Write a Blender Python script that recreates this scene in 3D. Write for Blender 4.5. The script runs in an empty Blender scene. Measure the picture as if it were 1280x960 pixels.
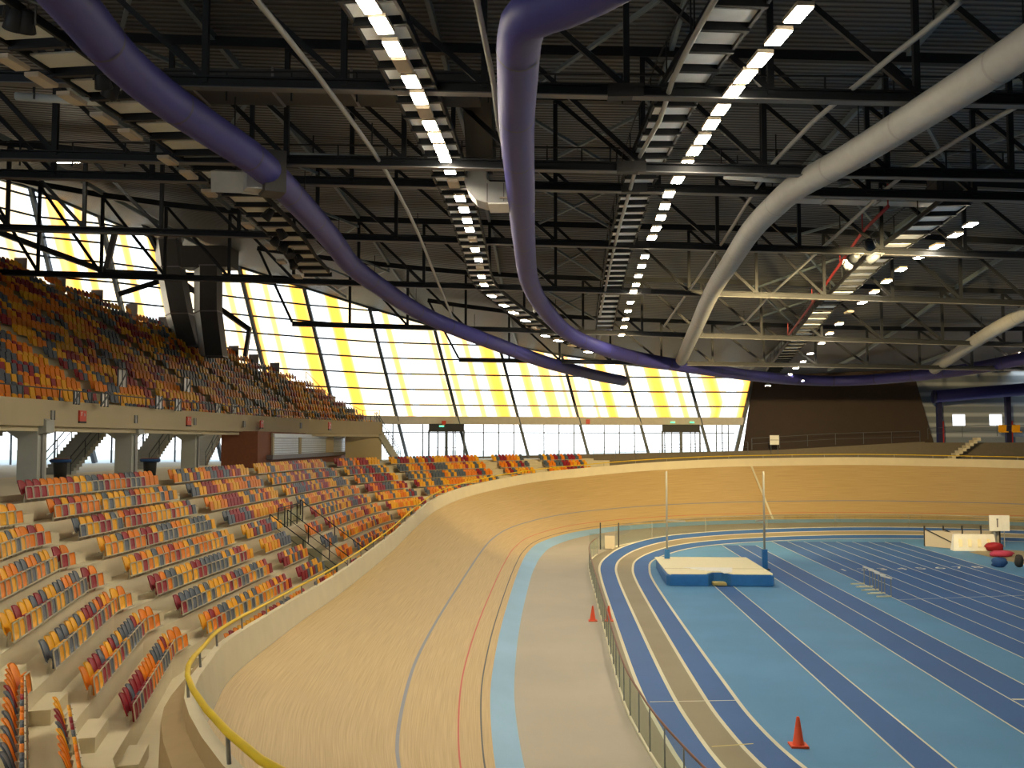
import bpy, math, random
from mathutils import Vector, Matrix
random.seed(7)
S = bpy.context.scene
COL = S.collection
PI = math.pi
V = Vector

# ------------------------------------------------------------------ camera
CAM = V((0, 0, 7.7)); FPX = 1250.0
YAW = math.atan(55/1250); PITCH = math.atan(72/1250)
FWD = V((-math.sin(YAW)*math.cos(PITCH), math.cos(YAW)*math.cos(PITCH), math.sin(PITCH)))
RGT = V((math.cos(YAW), math.sin(YAW), 0)); UPV = RGT.cross(FWD)
cd = bpy.data.cameras.new('camera'); cam = bpy.data.objects.new('camera', cd); COL.objects.link(cam)
cam.matrix_world = Matrix.Translation(CAM) @ Matrix((RGT, UPV, -FWD)).transposed().to_4x4()
cd.sensor_width = 36; cd.lens = FPX/1280*36; cd.clip_start = .1; cd.clip_end = 600
S.camera = cam

def ray(px, py):
    return FWD + RGT*((px-640)/FPX) + UPV*((480-py)/FPX)
def on_z(px, py, z):
    d = ray(px, py); return CAM + d*((z-CAM.z)/d.z)
def on_y(px, py, y):
    d = ray(px, py); return CAM + d*((y-CAM.y)/d.y)
def on_x(px, py, x):
    d = ray(px, py); return CAM + d*((x-CAM.x)/d.x)
def on_h(px, py, hf):
    d = ray(px, py); a, b = 5., 150.
    for _ in range(40):
        m = (a+b)/2; t = m/d.y
        if d.z*t > hf(m): b = m
        else: a = m
    return CAM + d*((a+b)/2/d.y)
def proj(p):
    q = V(p)-CAM; dz = q.dot(FWD)
    if dz < .1: return None
    return 640+q.dot(RGT)/dz*FPX, 480-q.dot(UPV)/dz*FPX, dz
def lerp_tab(xs, ys, x):
    if x <= xs[0]: return ys[0]
    for i in range(1, len(xs)):
        if x <= xs[i]:
            t = (x-xs[i-1])/(xs[i]-xs[i-1]); return ys[i-1]+(ys[i]-ys[i-1])*t
    return ys[-1]
def h_light(y): return lerp_tab([0, 45, 60, 71, 82, 100, 130], [9.6, 9.6, 8.9, 7.6, 6.95, 6.3, 6.0], y)
def h_duct(y): return lerp_tab([0, 45, 60, 71, 82, 100, 130], [9.0, 9.0, 8.3, 6.9, 6.2, 5.9, 5.8], y)

# ------------------------------------------------------------------ materials
def nt(name):
    m = bpy.data.materials.new(name); m.use_nodes = True
    n = m.node_tree.nodes; l = m.node_tree.links
    return m, n, l, n['Principled BSDF']
def mat(name, col, rough=.6, metal=0., noise=.12, scale=3., spec=.5, bump=0.):
    m, n, l, b = nt(name)
    b.inputs['Roughness'].default_value = rough; b.inputs['Metallic'].default_value = metal
    b.inputs['Specular IOR Level'].default_value = spec
    tc = n.new('ShaderNodeTexCoord'); no = n.new('ShaderNodeTexNoise')
    no.inputs['Scale'].default_value = scale; no.inputs['Detail'].default_value = 4
    l.new(tc.outputs['Object'], no.inputs['Vector'])
    mx = n.new('ShaderNodeMix'); mx.data_type = 'RGBA'
    mx.inputs[6].default_value = [c*(1-noise) for c in col]+[1]
    mx.inputs[7].default_value = [min(1, c*(1+noise)) for c in col]+[1]
    l.new(no.outputs['Fac'], mx.inputs[0]); l.new(mx.outputs[2], b.inputs['Base Color'])
    if bump:
        bp = n.new('ShaderNodeBump'); bp.inputs['Strength'].default_value = bump
        l.new(no.outputs['Fac'], bp.inputs['Height']); l.new(bp.outputs['Normal'], b.inputs['Normal'])
    return m
def emis(name, col, s):
    m, n, l, b = nt(name)
    b.inputs['Base Color'].default_value = (*col, 1); b.inputs['Emission Color'].default_value = (*col, 1)
    b.inputs['Emission Strength'].default_value = s
    return m
def glass(name, tint=(1, 1, 1), gloss=.06):
    m, n, l, b = nt(name)
    out = n['Material Output']; tr = n.new('ShaderNodeBsdfTransparent'); gl = n.new('ShaderNodeBsdfGlossy')
    tr.inputs['Color'].default_value = (*tint, 1); gl.inputs['Roughness'].default_value = .05
    mx = n.new('ShaderNodeMixShader'); mx.inputs['Fac'].default_value = gloss
    l.new(tr.outputs[0], mx.inputs[1]); l.new(gl.outputs[0], mx.inputs[2]); l.new(mx.outputs[0], out.inputs[0])
    n.remove(b)
    return m

M = {}
M['steel'] = mat('dark_painted_steel', (.013, .015, .019), .5, .0, .2, 3., .25)
M['steel_blue'] = mat('blue_grey_steel', (.16, .2, .22), .5)
M['pale_pipe'] = mat('pale_grey_pipe', (.27, .28, .28), .45)
M['flange'] = mat('lit_flange_steel', (.10, .10, .105), .5)  # paler than the chord steel, standing in for light on its underside
M['purple'] = mat('purple_duct', (.038, .038, .19), .55, 0, .1, 3., .3)
M['purple_dark'] = mat('purple_duct_seam', (.015, .015, .06), .5)
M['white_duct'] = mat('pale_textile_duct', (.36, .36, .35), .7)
M['white_seam'] = mat('pale_duct_seam', (.3, .3, .29), .7)
M['galv'] = mat('galvanised_sheet', (.42, .43, .43), .42, .25, .2, 2.)
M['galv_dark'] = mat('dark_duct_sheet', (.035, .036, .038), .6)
M['lamp_drop'] = emis('drop_lens_diffuser', (1., .88, .66), 112.)
M['panel'] = mat('white_deck_panel', (.78, .82, .86), .5)  # blue-white tone stands in for daylight falling on the panels
M['lamp_housing'] = mat('lamp_housing', (.5, .42, .32), .5)
M['lamp'] = emis('lamp_diffuser', (1., .88, .66), 108.)
M['concrete'] = mat('terrace_concrete', (.66, .59, .42), .8, 0, .08, 1.3, .3)
M['concrete_grey'] = mat('grey_concrete', (.50, .52, .50), .8, 0, .12, 1.5, .3)
M['concrete_beige'] = mat('beige_fascia_concrete', (.56, .48, .32), .8, 0, .06, .6, .3)
M['olive'] = mat('stair_wall_concrete', (.36, .34, .22), .8, 0, .1, 1., .3)
M['yellow'] = mat('yellow_rail_paint', (.74, .52, .015), .5, 0, .08, 3., .2)
M['fence_rail'] = mat('brown_fence_rail', (.2, .08, .05), .5)
M['fence_post'] = mat('steel_fence_post', (.3, .31, .3), .4, .5)
M['glass'] = glass('clear_glass', (.93, .97, .95), .07)
M['pane_low'] = glass('entrance_glass', (.95, .98, 1), .05)
M['frame'] = mat('window_frame_steel', (.07, .085, .10), .5)
M['ledge'] = mat('ledge_concrete', (.62, .58, .50), .8)
M['brick'] = mat('red_brown_boarding', (.25, .085, .04), .7, 0, .25, 6)
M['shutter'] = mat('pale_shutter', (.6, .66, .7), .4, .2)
M['counter'] = mat('grey_counter', (.17, .16, .17), .5)
M['low_wall'] = mat('dark_concrete', (.15, .125, .09), .8)
M['dark'] = mat('near_black', (.02, .02, .022), .6)
M['darkwall'] = mat('dark_brown_wall', (.034, .02, .013), .8, 0, .15, .8)
M['red'] = mat('red_sign', (.65, .05, .02), .5)
M['red_pipe'] = mat('red_pipe', (.35, .02, .02), .5)
M['whitep'] = mat('white_paint', (.8, .8, .76), .5)
M['cone'] = mat('cone_orange', (.85, .10, .03), .5)
M['mat_cream'] = mat('cream_vinyl', (.90, .83, .56), .5, 0, .05)
M['sheet'] = mat('worn_white_sheet', (.88, .87, .80), .6)
M['mat_blue'] = mat('blue_vinyl', (.035, .20, .52), .5)
M['bag_pink'] = mat('pink_red_fabric', (.45, .05, .12), .8)
M['bag_blue'] = mat('blue_fabric', (.02, .08, .26), .8)
M['orange'] = mat('orange_plastic', (.82, .235, .014), .45, 0, .08, 3., .22)
M['amber'] = mat('amber_plastic', (.88, .43, .02), .45, 0, .08, 3., .22)
M['maroon'] = mat('maroon_plastic', (.30, .022, .035), .45, 0, .08, 3., .22)
M['slate'] = mat('slate_grey_plastic', (.10, .125, .165), .45, 0, .08, 3., .22)
M['rim'] = mat('seat_rim_steel', (.62, .58, .46), .4, .1)
M['exit'] = emis('exit_sign_green', (.1, 1., .5), 1.6)
M['wood_fascia'] = mat('plywood_skirt', (.46, .33, .16), .6, 0, .12, 2)
SEATC = ['orange', 'amber', 'maroon', 'slate']

def wood_track():
    m, n, l, b = nt('pine_track_boards')
    uv = n.new('ShaderNodeUVMap'); uv.uv_map = 'UVMap'
    sep = n.new('ShaderNodeSeparateXYZ'); l.new(uv.outputs[0], sep.inputs[0])
    mp = n.new('ShaderNodeMapping'); mp.inputs['Scale'].default_value = (30, .34, 1)
    l.new(uv.outputs[0], mp.inputs[0])
    no = n.new('ShaderNodeTexNoise'); no.inputs['Scale'].default_value = 1; no.inputs['Detail'].default_value = 3
    l.new(mp.outputs[0], no.inputs['Vector'])
    rp = n.new('ShaderNodeValToRGB'); l.new(no.outputs['Fac'], rp.inputs[0])
    e = rp.color_ramp.elements
    e[0].position = .30; e[0].color = (.47, .325, .145, 1); e[1].position = .70; e[1].color = (.60, .44, .215, 1)
    cur = rp.outputs[0]
    def line(u0, w, c):
        nonlocal cur
        s = n.new('ShaderNodeMath'); s.operation = 'COMPARE'; s.inputs[1].default_value = u0; s.inputs[2].default_value = w/2
        l.new(sep.outputs[0], s.inputs[0])
        mx = n.new('ShaderNodeMix'); mx.data_type = 'RGBA'; l.new(s.outputs[0], mx.inputs[0])
        l.new(cur, mx.inputs[6]); mx.inputs[7].default_value = (*c, 1); cur = mx.outputs[2]
    line(.30, .05, (.06, .06, .06)); line(.98, .05, (.55, .08, .06)); line(2.65, .10, (.24, .26, .33))
    l.new(cur, b.inputs['Base Color']); b.inputs['Roughness'].default_value = .5
    b.inputs['Specular IOR Level'].default_value = .3
    return m
M['track'] = wood_track()

def roof_deck():
    m, n, l, b = nt('corrugated_roof_deck')
    tc = n.new('ShaderNodeTexCoord'); w = n.new('ShaderNodeTexWave'); w.bands_direction = 'Y'
    w.inputs['Scale'].default_value = .9; w.inputs['Distortion'].default_value = 0
    l.new(tc.outputs['Object'], w.inputs['Vector'])
    rp = n.new('ShaderNodeValToRGB'); l.new(w.outputs['Fac'], rp.inputs[0])
    rp.color_ramp.elements[0].position = .35; rp.color_ramp.elements[0].color = (.045, .046, .048, 1)
    rp.color_ramp.elements[1].position = .6; rp.color_ramp.elements[1].color = (.15, .155, .16, 1)  # colour also darkens in the grooves, painting their shade over the bump
    l.new(rp.outputs[0], b.inputs['Base Color'])
    bp = n.new('ShaderNodeBump'); bp.inputs['Strength'].default_value = 1; bp.inputs['Distance'].default_value = .08
    l.new(w.outputs['Fac'], bp.inputs['Height']); l.new(bp.outputs['Normal'], b.inputs['Normal'])
    b.inputs['Roughness'].default_value = .5; b.inputs['Specular IOR Level'].default_value = .3
    return m
M['deck'] = roof_deck()

def floor_mat(name, col, n1=.06, rough=.6, sc=.25):
    m, n, l, b = nt(name)
    tc = n.new('ShaderNodeTexCoord')
    a = n.new('ShaderNodeTexNoise'); a.inputs['Scale'].default_value = sc; a.inputs['Detail'].default_value = 6
    l.new(tc.outputs['Object'], a.inputs['Vector'])
    rp = n.new('ShaderNodeValToRGB'); l.new(a.outputs['Fac'], rp.inputs[0])
    rp.color_ramp.elements[0].position = .3; rp.color_ramp.elements[0].color = [c*(1-n1*1.5) for c in col]+[1]
    rp.color_ramp.elements[1].position = .7; rp.color_ramp.elements[1].color = [c*(1+n1) for c in col]+[1]
    l.new(rp.outputs[0], b.inputs['Base Color']); b.inputs['Roughness'].default_value = rough
    b.inputs['Specular IOR Level'].default_value = .3
    return m
M['infield'] = floor_mat('light_blue_sports_floor', (.098, .275, .51))
M['lane_blue'] = floor_mat('dark_blue_lane', (.042, .13, .36))
M['lane_tan'] = floor_mat('tan_lane', (.30, .255, .165))
M['apron'] = floor_mat('grey_tan_apron', (.43, .385, .31), .05)
M['cote'] = floor_mat('pale_blue_band', (.29, .49, .70), .05)
M['line'] = floor_mat('cream_line_paint', (.72, .68, .52), .04)
M['line_y'] = floor_mat('yellow_line_paint', (.62, .5, .18), .04)

def stripe_pane():
    m, n, l, b = nt('striped_window_film')
    uv = n.new('ShaderNodeUVMap'); uv.uv_map = 'UVMap'
    mp = n.new('ShaderNodeMapping'); mp.inputs['Scale'].default_value = (3.4, 0, 0)
    l.new(uv.outputs[0], mp.inputs[0])
    no = n.new('ShaderNodeTexNoise'); no.inputs['Scale'].default_value = 1.; no.inputs['Detail'].default_value = 1.2
    no.noise_dimensions = '2D'
    l.new(mp.outputs[0], no.inputs['Vector'])
    rp = n.new('ShaderNodeValToRGB'); l.new(no.outputs['Fac'], rp.inputs[0]); rp.color_ramp.interpolation = 'LINEAR'
    E = rp.color_ramp.elements
    E[0].position = .44; E[0].color = (.97, .99, 1, 1)
    E[1].position = .66; E[1].color = (1, .40, .055, 1)
    for p, c in ((.46, (1, .85, .55, 1)), (.53, (1, .75, .42, 1)), (.548, (1, .52, .17, 1))):
        q = E.new(p); q.color = c
    out = n['Material Output']; tr = n.new('ShaderNodeBsdfTransparent'); l.new(rp.outputs[0], tr.inputs[0])
    gl = n.new('ShaderNodeBsdfGlossy'); gl.inputs['Roughness'].default_value = .15
    mx = n.new('ShaderNodeMixShader'); mx.inputs[0].default_value = .04
    l.new(tr.outputs[0], mx.inputs[1]); l.new(gl.outputs[0], mx.inputs[2]); l.new(mx.outputs[0], out.inputs[0])
    n.remove(b)
    return m
M['film'] = stripe_pane()

# ------------------------------------------------------------------ mesh builder
class MB:
    def __init__(s): s.v = []; s.f = []; s.mi = []; s.uv = {}; s.m = 0
    def add(s, vs, fs):
        o = len(s.v); s.v += [tuple(p) for p in vs]
        for f in fs: s.f.append([i+o for i in f]); s.mi.append(s.m)
        return s
    def quad(s, a, b, c, d, uv=None):
        s.add([a, b, c, d], [[0, 1, 2, 3]])
        if uv: s.uv[len(s.f)-1] = uv
        return s
    def box(s, c, size, rz=0., rx=0.):
        x, y, z = [k/2 for k in size]
        R = Matrix.Rotation(rz, 3, 'Z') @ Matrix.Rotation(rx, 3, 'X'); c = V(c)
        vs = [c + R @ V((i*x, j*y, k*z)) for k in (-1, 1) for j in (-1, 1) for i in (-1, 1)]
        return s.add(vs, [[0, 2, 3, 1], [4, 5, 7, 6], [0, 1, 5, 4], [2, 6, 7, 3], [0, 4, 6, 2], [1, 3, 7, 5]])
    def bar(s, p, q, w, h, up=(0, 0, 1)):
        p, q = V(p), V(q); d = (q-p).normalized(); u = V(up)
        if abs(d.dot(u)) > .98: u = V((0, 1, 0))
        r = d.cross(u).normalized(); u = r.cross(d)
        vs = [P + r*(i*w/2) + u*(j*h/2) for P in (p, q) for i, j in ((-1, -1), (1, -1), (1, 1), (-1, 1))]
        return s.add(vs, [[3, 2, 1, 0], [4, 5, 6, 7], [0, 1, 5, 4], [1, 2, 6, 5], [2, 3, 7, 6], [3, 0, 4, 7]])
    def tube(s, pts, r, n=10, caps=True):
        pts = [V(p) for p in pts]; rings = []; o = len(s.v); N = len(pts)
        u = None
        for i, p in enumerate(pts):
            d = (pts[min(i+1, N-1)]-pts[max(i-1, 0)]).normalized()
            if u is None: u = V((0, 0, 1)) if abs(d.z) < .9 else V((1, 0, 0))
            a = d.cross(u).normalized(); u = a.cross(d)
            rr = r[i] if isinstance(r, (list, tuple)) else r
            s.v += [tuple(p + (a*math.cos(t)+u*math.sin(t))*rr) for t in [2*PI*k/n for k in range(n)]]
        for i in range(N-1):
            for k in range(n):
                s.f.append([o+i*n+k, o+i*n+(k+1) % n, o+(i+1)*n+(k+1) % n, o+(i+1)*n+k]); s.mi.append(s.m)
        if caps:
            s.f.append([o+k for k in range(n)][::-1]); s.mi.append(s.m)
            s.f.append([o+(N-1)*n+k for k in range(n)]); s.mi.append(s.m)
        return s
    def strip(s, A, B, uvA=None, uvB=None):
        o = len(s.v)
        for a, b in zip(A, B): s.v += [tuple(a), tuple(b)]
        for i in range(len(A)-1):
            s.f.append([o+2*i, o+2*i+1, o+2*i+3, o+2*i+2]); s.mi.append(s.m)
            if uvA: s.uv[len(s.f)-1] = [uvA[i], uvB[i], uvB[i+1], uvA[i+1]]
        return s
    def lathe(s, prof, c=(0, 0, 0), n=16):
        o = len(s.v); c = V(c)
        for r, z in prof:
            s.v += [tuple(c+V((r*math.cos(2*PI*k/n), r*math.sin(2*PI*k/n), z))) for k in range(n)]
        for i in range(len(prof)-1):
            for k in range(n):
                s.f.append([o+i*n+k, o+i*n+(k+1) % n, o+(i+1)*n+(k+1) % n, o+(i+1)*n+k]); s.mi.append(s.m)
        s.f.append([o+k for k in range(n)][::-1]); s.mi.append(s.m)
        s.f.append([o+(len(prof)-1)*n+k for k in range(n)]); s.mi.append(s.m)
        return s
    def mesh(s, name, mats, smooth=False):
        me = bpy.data.meshes.new(name); me.from_pydata(s.v, [], s.f)
        for m in (mats if isinstance(mats, (list, tuple)) else [mats]):
            me.materials.append(M[m] if isinstance(m, str) else m)
        me.polygons.foreach_set('material_index', s.mi)
        if smooth: me.polygons.foreach_set('use_smooth', [True]*len(s.f))
        if s.uv:
            ul = me.uv_layers.new(name='UVMap')
            for p in me.polygons:
                if p.index in s.uv:
                    for li, t in zip(p.loop_indices, s.uv[p.index]): ul.data[li].uv = t
        me.update()
        return me
    def build(s, name, mats, parent=None, smooth=False, loc=None):
        me = s.mesh(name, mats, smooth)
        o = bpy.data.objects.new(name, me); COL.objects.link(o)
        if parent is not None: o.parent = parent
        if loc is not None: o.location = loc
        return o
def text_obj(body, size, name, ext):
    cu = bpy.data.curves.new(name, 'FONT'); cu.body = body; cu.size = size; cu.align_x = 'CENTER'; cu.align_y = 'CENTER'; cu.extrude = ext
    t = bpy.data.objects.new(name, cu); COL.objects.link(t); bpy.context.view_layer.update()
    me = bpy.data.meshes.new_from_object(t.evaluated_get(bpy.context.evaluated_depsgraph_get()))
    bpy.data.objects.remove(t); bpy.data.curves.remove(cu)
    o = bpy.data.objects.new(name, me); COL.objects.link(o); return o
def tag(o, label=None, cat=None, group=None, kind=None):
    if label: o['label'] = label
    if cat: o['category'] = cat
    if group: o['group'] = group
    if kind: o['kind'] = kind
    return o
def empty(name, label, cat, group=None, loc=(0, 0, 0), rz=0.):
    o = bpy.data.objects.new(name, None); COL.objects.link(o); o.location = loc; o.rotation_euler = (0, 0, rz)
    o.empty_display_size = .2
    return tag(o, label, cat, group)
def struct(o): o['kind'] = 'structure'; return o
def copy_obj(o, parent=None):
    c = o.copy(); COL.objects.link(c)
    if parent is not None: c.parent = parent
    return c
ORD = ['first', 'second', 'third', 'fourth', 'fifth', 'sixth', 'seventh', 'eighth', 'ninth', 'tenth']
def nth(i):
    if i < 10: return ORD[i]
    k = i+1; return f'{k}' + ('th' if 10 <= k % 100 <= 20 else {1: 'st', 2: 'nd', 3: 'rd'}.get(k % 10, 'th'))

def catmull(P, step=1.0):
    P = [V(p) for p in P]; out = []
    for i in range(len(P)-1):
        a, b, c, d = P[max(i-1, 0)], P[i], P[i+1], P[min(i+2, len(P)-1)]
        if i == 0: a = b*2-c
        if i == len(P)-2: d = c*2-b
        n = max(2, int((c-b).length/step))
        for k in range(n):
            t = k/n
            out.append(.5*((2*b)+(c-a)*t+(2*a-5*b+4*c-d)*t*t+(3*b-a-3*c+d)*t**3))
    out.append(P[-1]); return out
def normals2(P, side=1):
    out = []
    for i in range(len(P)):
        d = P[min(i+1, len(P)-1)]-P[max(i-1, 0)]; d = V((d[0], d[1])).normalized()
        out.append(V((-d.y, d.x))*side)
    return out

# ------------------------------------------------------------------ floor and markings
f = MB().quad((-20, -15, 0), (70, -15, 0), (70, 112, 0), (-20, 112, 0)).build('floor', 'infield'); struct(f)

TR = [((7.5, 5), (3.6, 1.0), 4.6), ((4.2, 8.8), (.3, 4.8), 4.5), ((2.0, 12), (-2.25, 8.4), 4.0), ((.0, 16.2), (-4.92, 14.0), 3.35),
      ((-.95, 20.5), (-6.45, 19.05), 2.75), ((-1.43, 23.6), (-7.33, 22.85), 2.4), ((-1.9, 29), (-8.1, 28.7), 1.95), ((-2.12, 34), (-8.6, 34), 1.65),
      ((-2.25, 42), (-8.9, 42), 1.45), ((-2.25, 54), (-8.9, 54), 1.75), ((-2.15, 62), (-8.7, 62.6), 2.4), ((-1.95, 68), (-8.2, 69.3), 3.0),
      ((-1.3, 74.5), (-7.0, 76.8), 3.4), ((.45, 81), (-4.7, 84.2), 3.75), ((2.75, 85.8), (-1.6, 90.3), 4.1), ((5.6, 89.6), (1.9, 94.3), 4.35),
      ((10.5, 93.6), (7.9, 99.0), 4.75), ((16, 96.3), (14.4, 101.7), 5.05), ((22, 98), (21.2, 103.4), 5.2), ((31, 98.8), (31, 104.2), 5.3),
      ((40, 97), (41.5, 102), 5.15), ((47, 92.5), (50.5, 96.3), 5.0), ((52, 86), (56.5, 88.5), 4.8)]
inn = catmull([(a[0], a[1], 0) for a, b, z in TR], 1.0)
# resample outer with the same counts
def catmull_like(P, Q, step=1.0):
    P = [V(p) for p in P]; Q = [V(q) for q in Q]; out = []
    for i in range(len(P)-1):
        n = max(2, int((Q[i+1]-Q[i]).length/step))
        a, b, c, d = P[max(i-1, 0)], P[i], P[i+1], P[min(i+2, len(P)-1)]
        if i == 0: a = b*2-c
        if i == len(P)-2: d = c*2-b
        for k in range(n):
            t = k/n
            out.append(.5*((2*b)+(c-a)*t+(2*a-5*b+4*c-d)*t*t+(3*b-a-3*c+d)*t**3))
    out.append(P[-1]); return out
base = [(a[0], a[1], 0) for a, b, z in TR]
inn = catmull_like(base, base)
out = catmull_like([(b[0], b[1], z) for a, b, z in TR], base)
ZB = .22                                     # height where the boards begin
track = empty('cycling_track', 'banked pale timber cycling track sweeping around the blue infield', 'track')
mb = MB(); NU = 12
along = [0]
for i in range(1, len(inn)): along.append(along[-1]+((inn[i]-inn[i-1]).length+(out[i]-out[i-1]).length)/2)
rows = []
for i in range(len(inn)):
    a = V((inn[i].x, inn[i].y, ZB)); b = out[i]; r = []
    for k in range(NU+1):
        t = k/NU; p = a.lerp(b, t); p.z = ZB+(b.z-ZB)*(t+.06*math.sin(PI*t)*-1)
        r.append((p, t*7.0))
    rows.append(r)
for k in range(NU):
    mb.strip([r[k][0] for r in rows], [r[k+1][0] for r in rows], [(r[k][1], s) for r, s in zip(rows, along)], [(r[k+1][1], s) for r, s in zip(rows, along)])
mb.build('timber_bank', 'track', track, True)
nin = []
for i in range(len(inn)):
    d = V((inn[i].x-out[i].x, inn[i].y-out[i].y, 0)).normalized(); nin.append(d)
A = [V((p.x, p.y, ZB+.001)) for p in inn]
wid = [lerp_tab([20, 45, 60, 75, 90], [.72, .72, .8, 1.1, 1.5], p.y) for p in inn]
B = [V((p.x, p.y, .012))+d*w for p, d, w in zip(inn, nin, wid)]
MB().strip(A, B).build('blue_band', 'cote', track, True)
wt = [p+V((-d.x*.12, -d.y*.12, .80)) for p, d in zip(out, nin)]
wo = [p+V((-d.x*.27, -d.y*.27, .80)) for p, d in zip(out, nin)]
wl = [V((p.x, p.y, 0.3)) for p in wo]
mb = MB().strip([p+V((0, 0, .002)) for p in out], wt).strip(wt, wo)
mb.build('balustrade', 'concrete', track, True)
lip = [p+V((-d.x*.02, -d.y*.02, -.22)) for p, d in zip(wo, nin)]
lip2 = [p+V((-d.x*.30, -d.y*.30, -.30)) for p, d in zip(wo, nin)]
foot = [V((p.x-d.x*.42, p.y-d.y*.42, .2)) for p, d in zip(wo, nin)]
MB().strip(wo, lip).strip(lip, lip2).strip(lip2, foot).build('outer_skirt', 'wood_fascia', track, True)
MB().strip([p+V((0, 0, .012)) for p in out], [p+V((-d.x*.03, -d.y*.03, .075)) for p, d in zip(out, nin)]).build('dark_joint', 'counter', track, True)
# mark across the far bend
k = min(range(len(inn)), key=lambda i: abs(proj(inn[i])[0]-968) if inn[i].y > 85 else 1e9)
MB().bar(rows[k][0][0]+V((0, 0, .03)), rows[k][NU][0]+V((0, 0, .03)), .2, .02).build('finish_line', 'line', track)
# yellow handrail on the balustrade
rail = empty('handrail', 'yellow tubular handrail along the top of the track balustrade', 'handrail')
rp = [p+V((d.x*.04, d.y*.04, .30)) for p, d in zip(wo, nin)]
MB().tube(rp, .04, 8).build('rail_tube', 'yellow', rail, True)
for i in range(0, len(rp), 3):
    MB().tube([wo[i]+V((nin[i].x*.06, nin[i].y*.06, -.02)), wo[i]+V((nin[i].x*.04, nin[i].y*.04, .28))], .022, 6).build('rail_post', 'fence_post', rail)

# apron between the band and the glass fence
FENCE = [(5.4, 14.5), (3.5, 18.5), (2.55, 23.2), (2.15, 27), (1.96, 31), (1.95, 40), (1.95, 55), (2.0, 62), (2.35, 66.5), (3.1, 70), (4.3, 73.8), (6.6, 78), (9.8, 81.3), (14, 84), (19, 86), (25, 87), (32, 86.5), (39, 83.5), (45, 78), (48, 72)]
fen = catmull([(x, y, 0) for x, y in FENCE], 1.0)
# apron strip: sample matching fractions
def resample(P, n):
    L = [0]
    for i in range(1, len(P)): L.append(L[-1]+(P[i]-P[i-1]).length)
    o = []; j = 0
    for k in range(n):
        t = L[-1]*k/(n-1)
        while j < len(P)-2 and L[j+1] < t: j += 1
        o.append(P[j].lerp(P[j+1], (t-L[j])/max(1e-6, L[j+1]-L[j])))
    return o
Bx = resample(B, 160); fx = resample([V((9.5, 9.5, 0)), V((7.6, 11.5, 0))]+fen, 160)
struct(MB().strip([V((p.x, p.y, .008)) for p in Bx], [V((p.x, p.y, .008)) for p in fx]).build('floor_apron', 'apron'))
# running lanes: inner edge e0, outer edge e3 (banked round the far bend)
E0 = [(9.0, 14, 0), (7.0, 19.5, 0), (5.9, 24, 0), (5.45, 28, 0), (5.35, 33, 0), (5.3, 45, 0), (5.35, 56, 0), (5.6, 61, 0), (6.2, 65.5, 0), (7.9, 70, 0), (10.1, 73.8, 0), (13.6, 77, 0), (19.6, 80, 0), (27, 81.2, 0), (35, 79.5, 0), (41, 75.5, 0), (45, 70, 0)]
E3 = [(6.0, 13, 0), (4.3, 17.5, 0), (3.15, 23, 0), (2.75, 27.6, 0), (2.55, 33, 0), (2.5, 45, 0), (2.5, 56, .02), (2.65, 62, .08), (3.3, 66.3, .16), (4.7, 71.2, .3), (7.3, 76, .45), (10.8, 79.3, .55), (17.4, 82.6, .62), (26.5, 84.6, .62), (36, 82.8, .6), (43.5, 78, .5), (48, 72, .4)]
e0 = catmull_like(E0, E0); e3 = catmull_like(E3, E0)
def lane_pt(i, t, dz=0): p = e0[i].lerp(e3[i], t); return V((p.x, p.y, max(p.z, 0)+.014+dz))
N = len(e0)
mb = MB()
for j, m_ in ((0, 0), (1, 1), (2, 0)):
    mb.m = m_; mb.strip([lane_pt(i, j/3) for i in range(N)], [lane_pt(i, (j+1)/3) for i in range(N)])
mb.m = 1    # outer tan margin, falling back to the floor
fx2 = resample(fen, 200)
mar = [min(fx2, key=lambda q: (q-V((e3[i].x, e3[i].y, 0))).length) for i in range(N)]
mb.strip([lane_pt(i, 1) for i in range(N)], [V((q.x, q.y, .012)) for q in mar])
struct(mb.build('floor_lanes', ['lane_blue', 'lane_tan'], None, True))
mk = MB()
for j in range(4):
    mk.strip([lane_pt(i, j/3-.022, .006) for i in range(N)], [lane_pt(i, j/3+.022, .006) for i in range(N)])
def fl(p, q, w=.06, z=.012, m_=0):
    mk.m = m_; p = V((p[0], p[1], z)); q = V((q[0], q[1], z)); d = (q-p).normalized(); r = V((-d.y, d.x, 0))*w/2
    mk.quad(p+r, p-r, q-r, q+r); mk.m = 0
fl((2.75, 30.2), (5.4, 30.5), .06, .022); fl((3.9, 25.9), (5.0, 26.2), .06, .022, 1)
# straight runways and sprint lanes
fl2 = MB()
def lane(x0, x1, y0, y1): fl2.quad((x0, y0, .006), (x1, y0, .006), (x1, y1, .006), (x0, y1, .006))
lane(8.42, 9.42, 4, 55); lane(12.3, 14.8, 4, 75.5)
SP = [16.6+1.225*i for i in range(9)]
lane(SP[0], SP[-1], 4, 78.5)
struct(fl2.build('floor_sprint_lanes', 'lane_blue'))
for x in (8.42, 9.42): fl((x, 4), (x, 55))
for x in (12.3, 13.55, 14.8): fl((x, 4), (x, 75.5))
for x in SP: fl((x, 4), (x, 78.5))
fl((13.6, 31), (16.2, 31.05), .16, .014)
fl((SP[0], 50), (SP[-1], 52.5), .05)
struct(mk.build('floor_markings', ['line', 'line_y']))
# painted lane numbers
for i in range(8):
    o = text_obj(str(i+1), 1.3, 'floor_lane_number', 0)
    o.location = (SP[i]+.61, 61.3+.25*i, .014); o.data.materials.clear(); o.data.materials.append(M['line']); struct(o)

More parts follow.
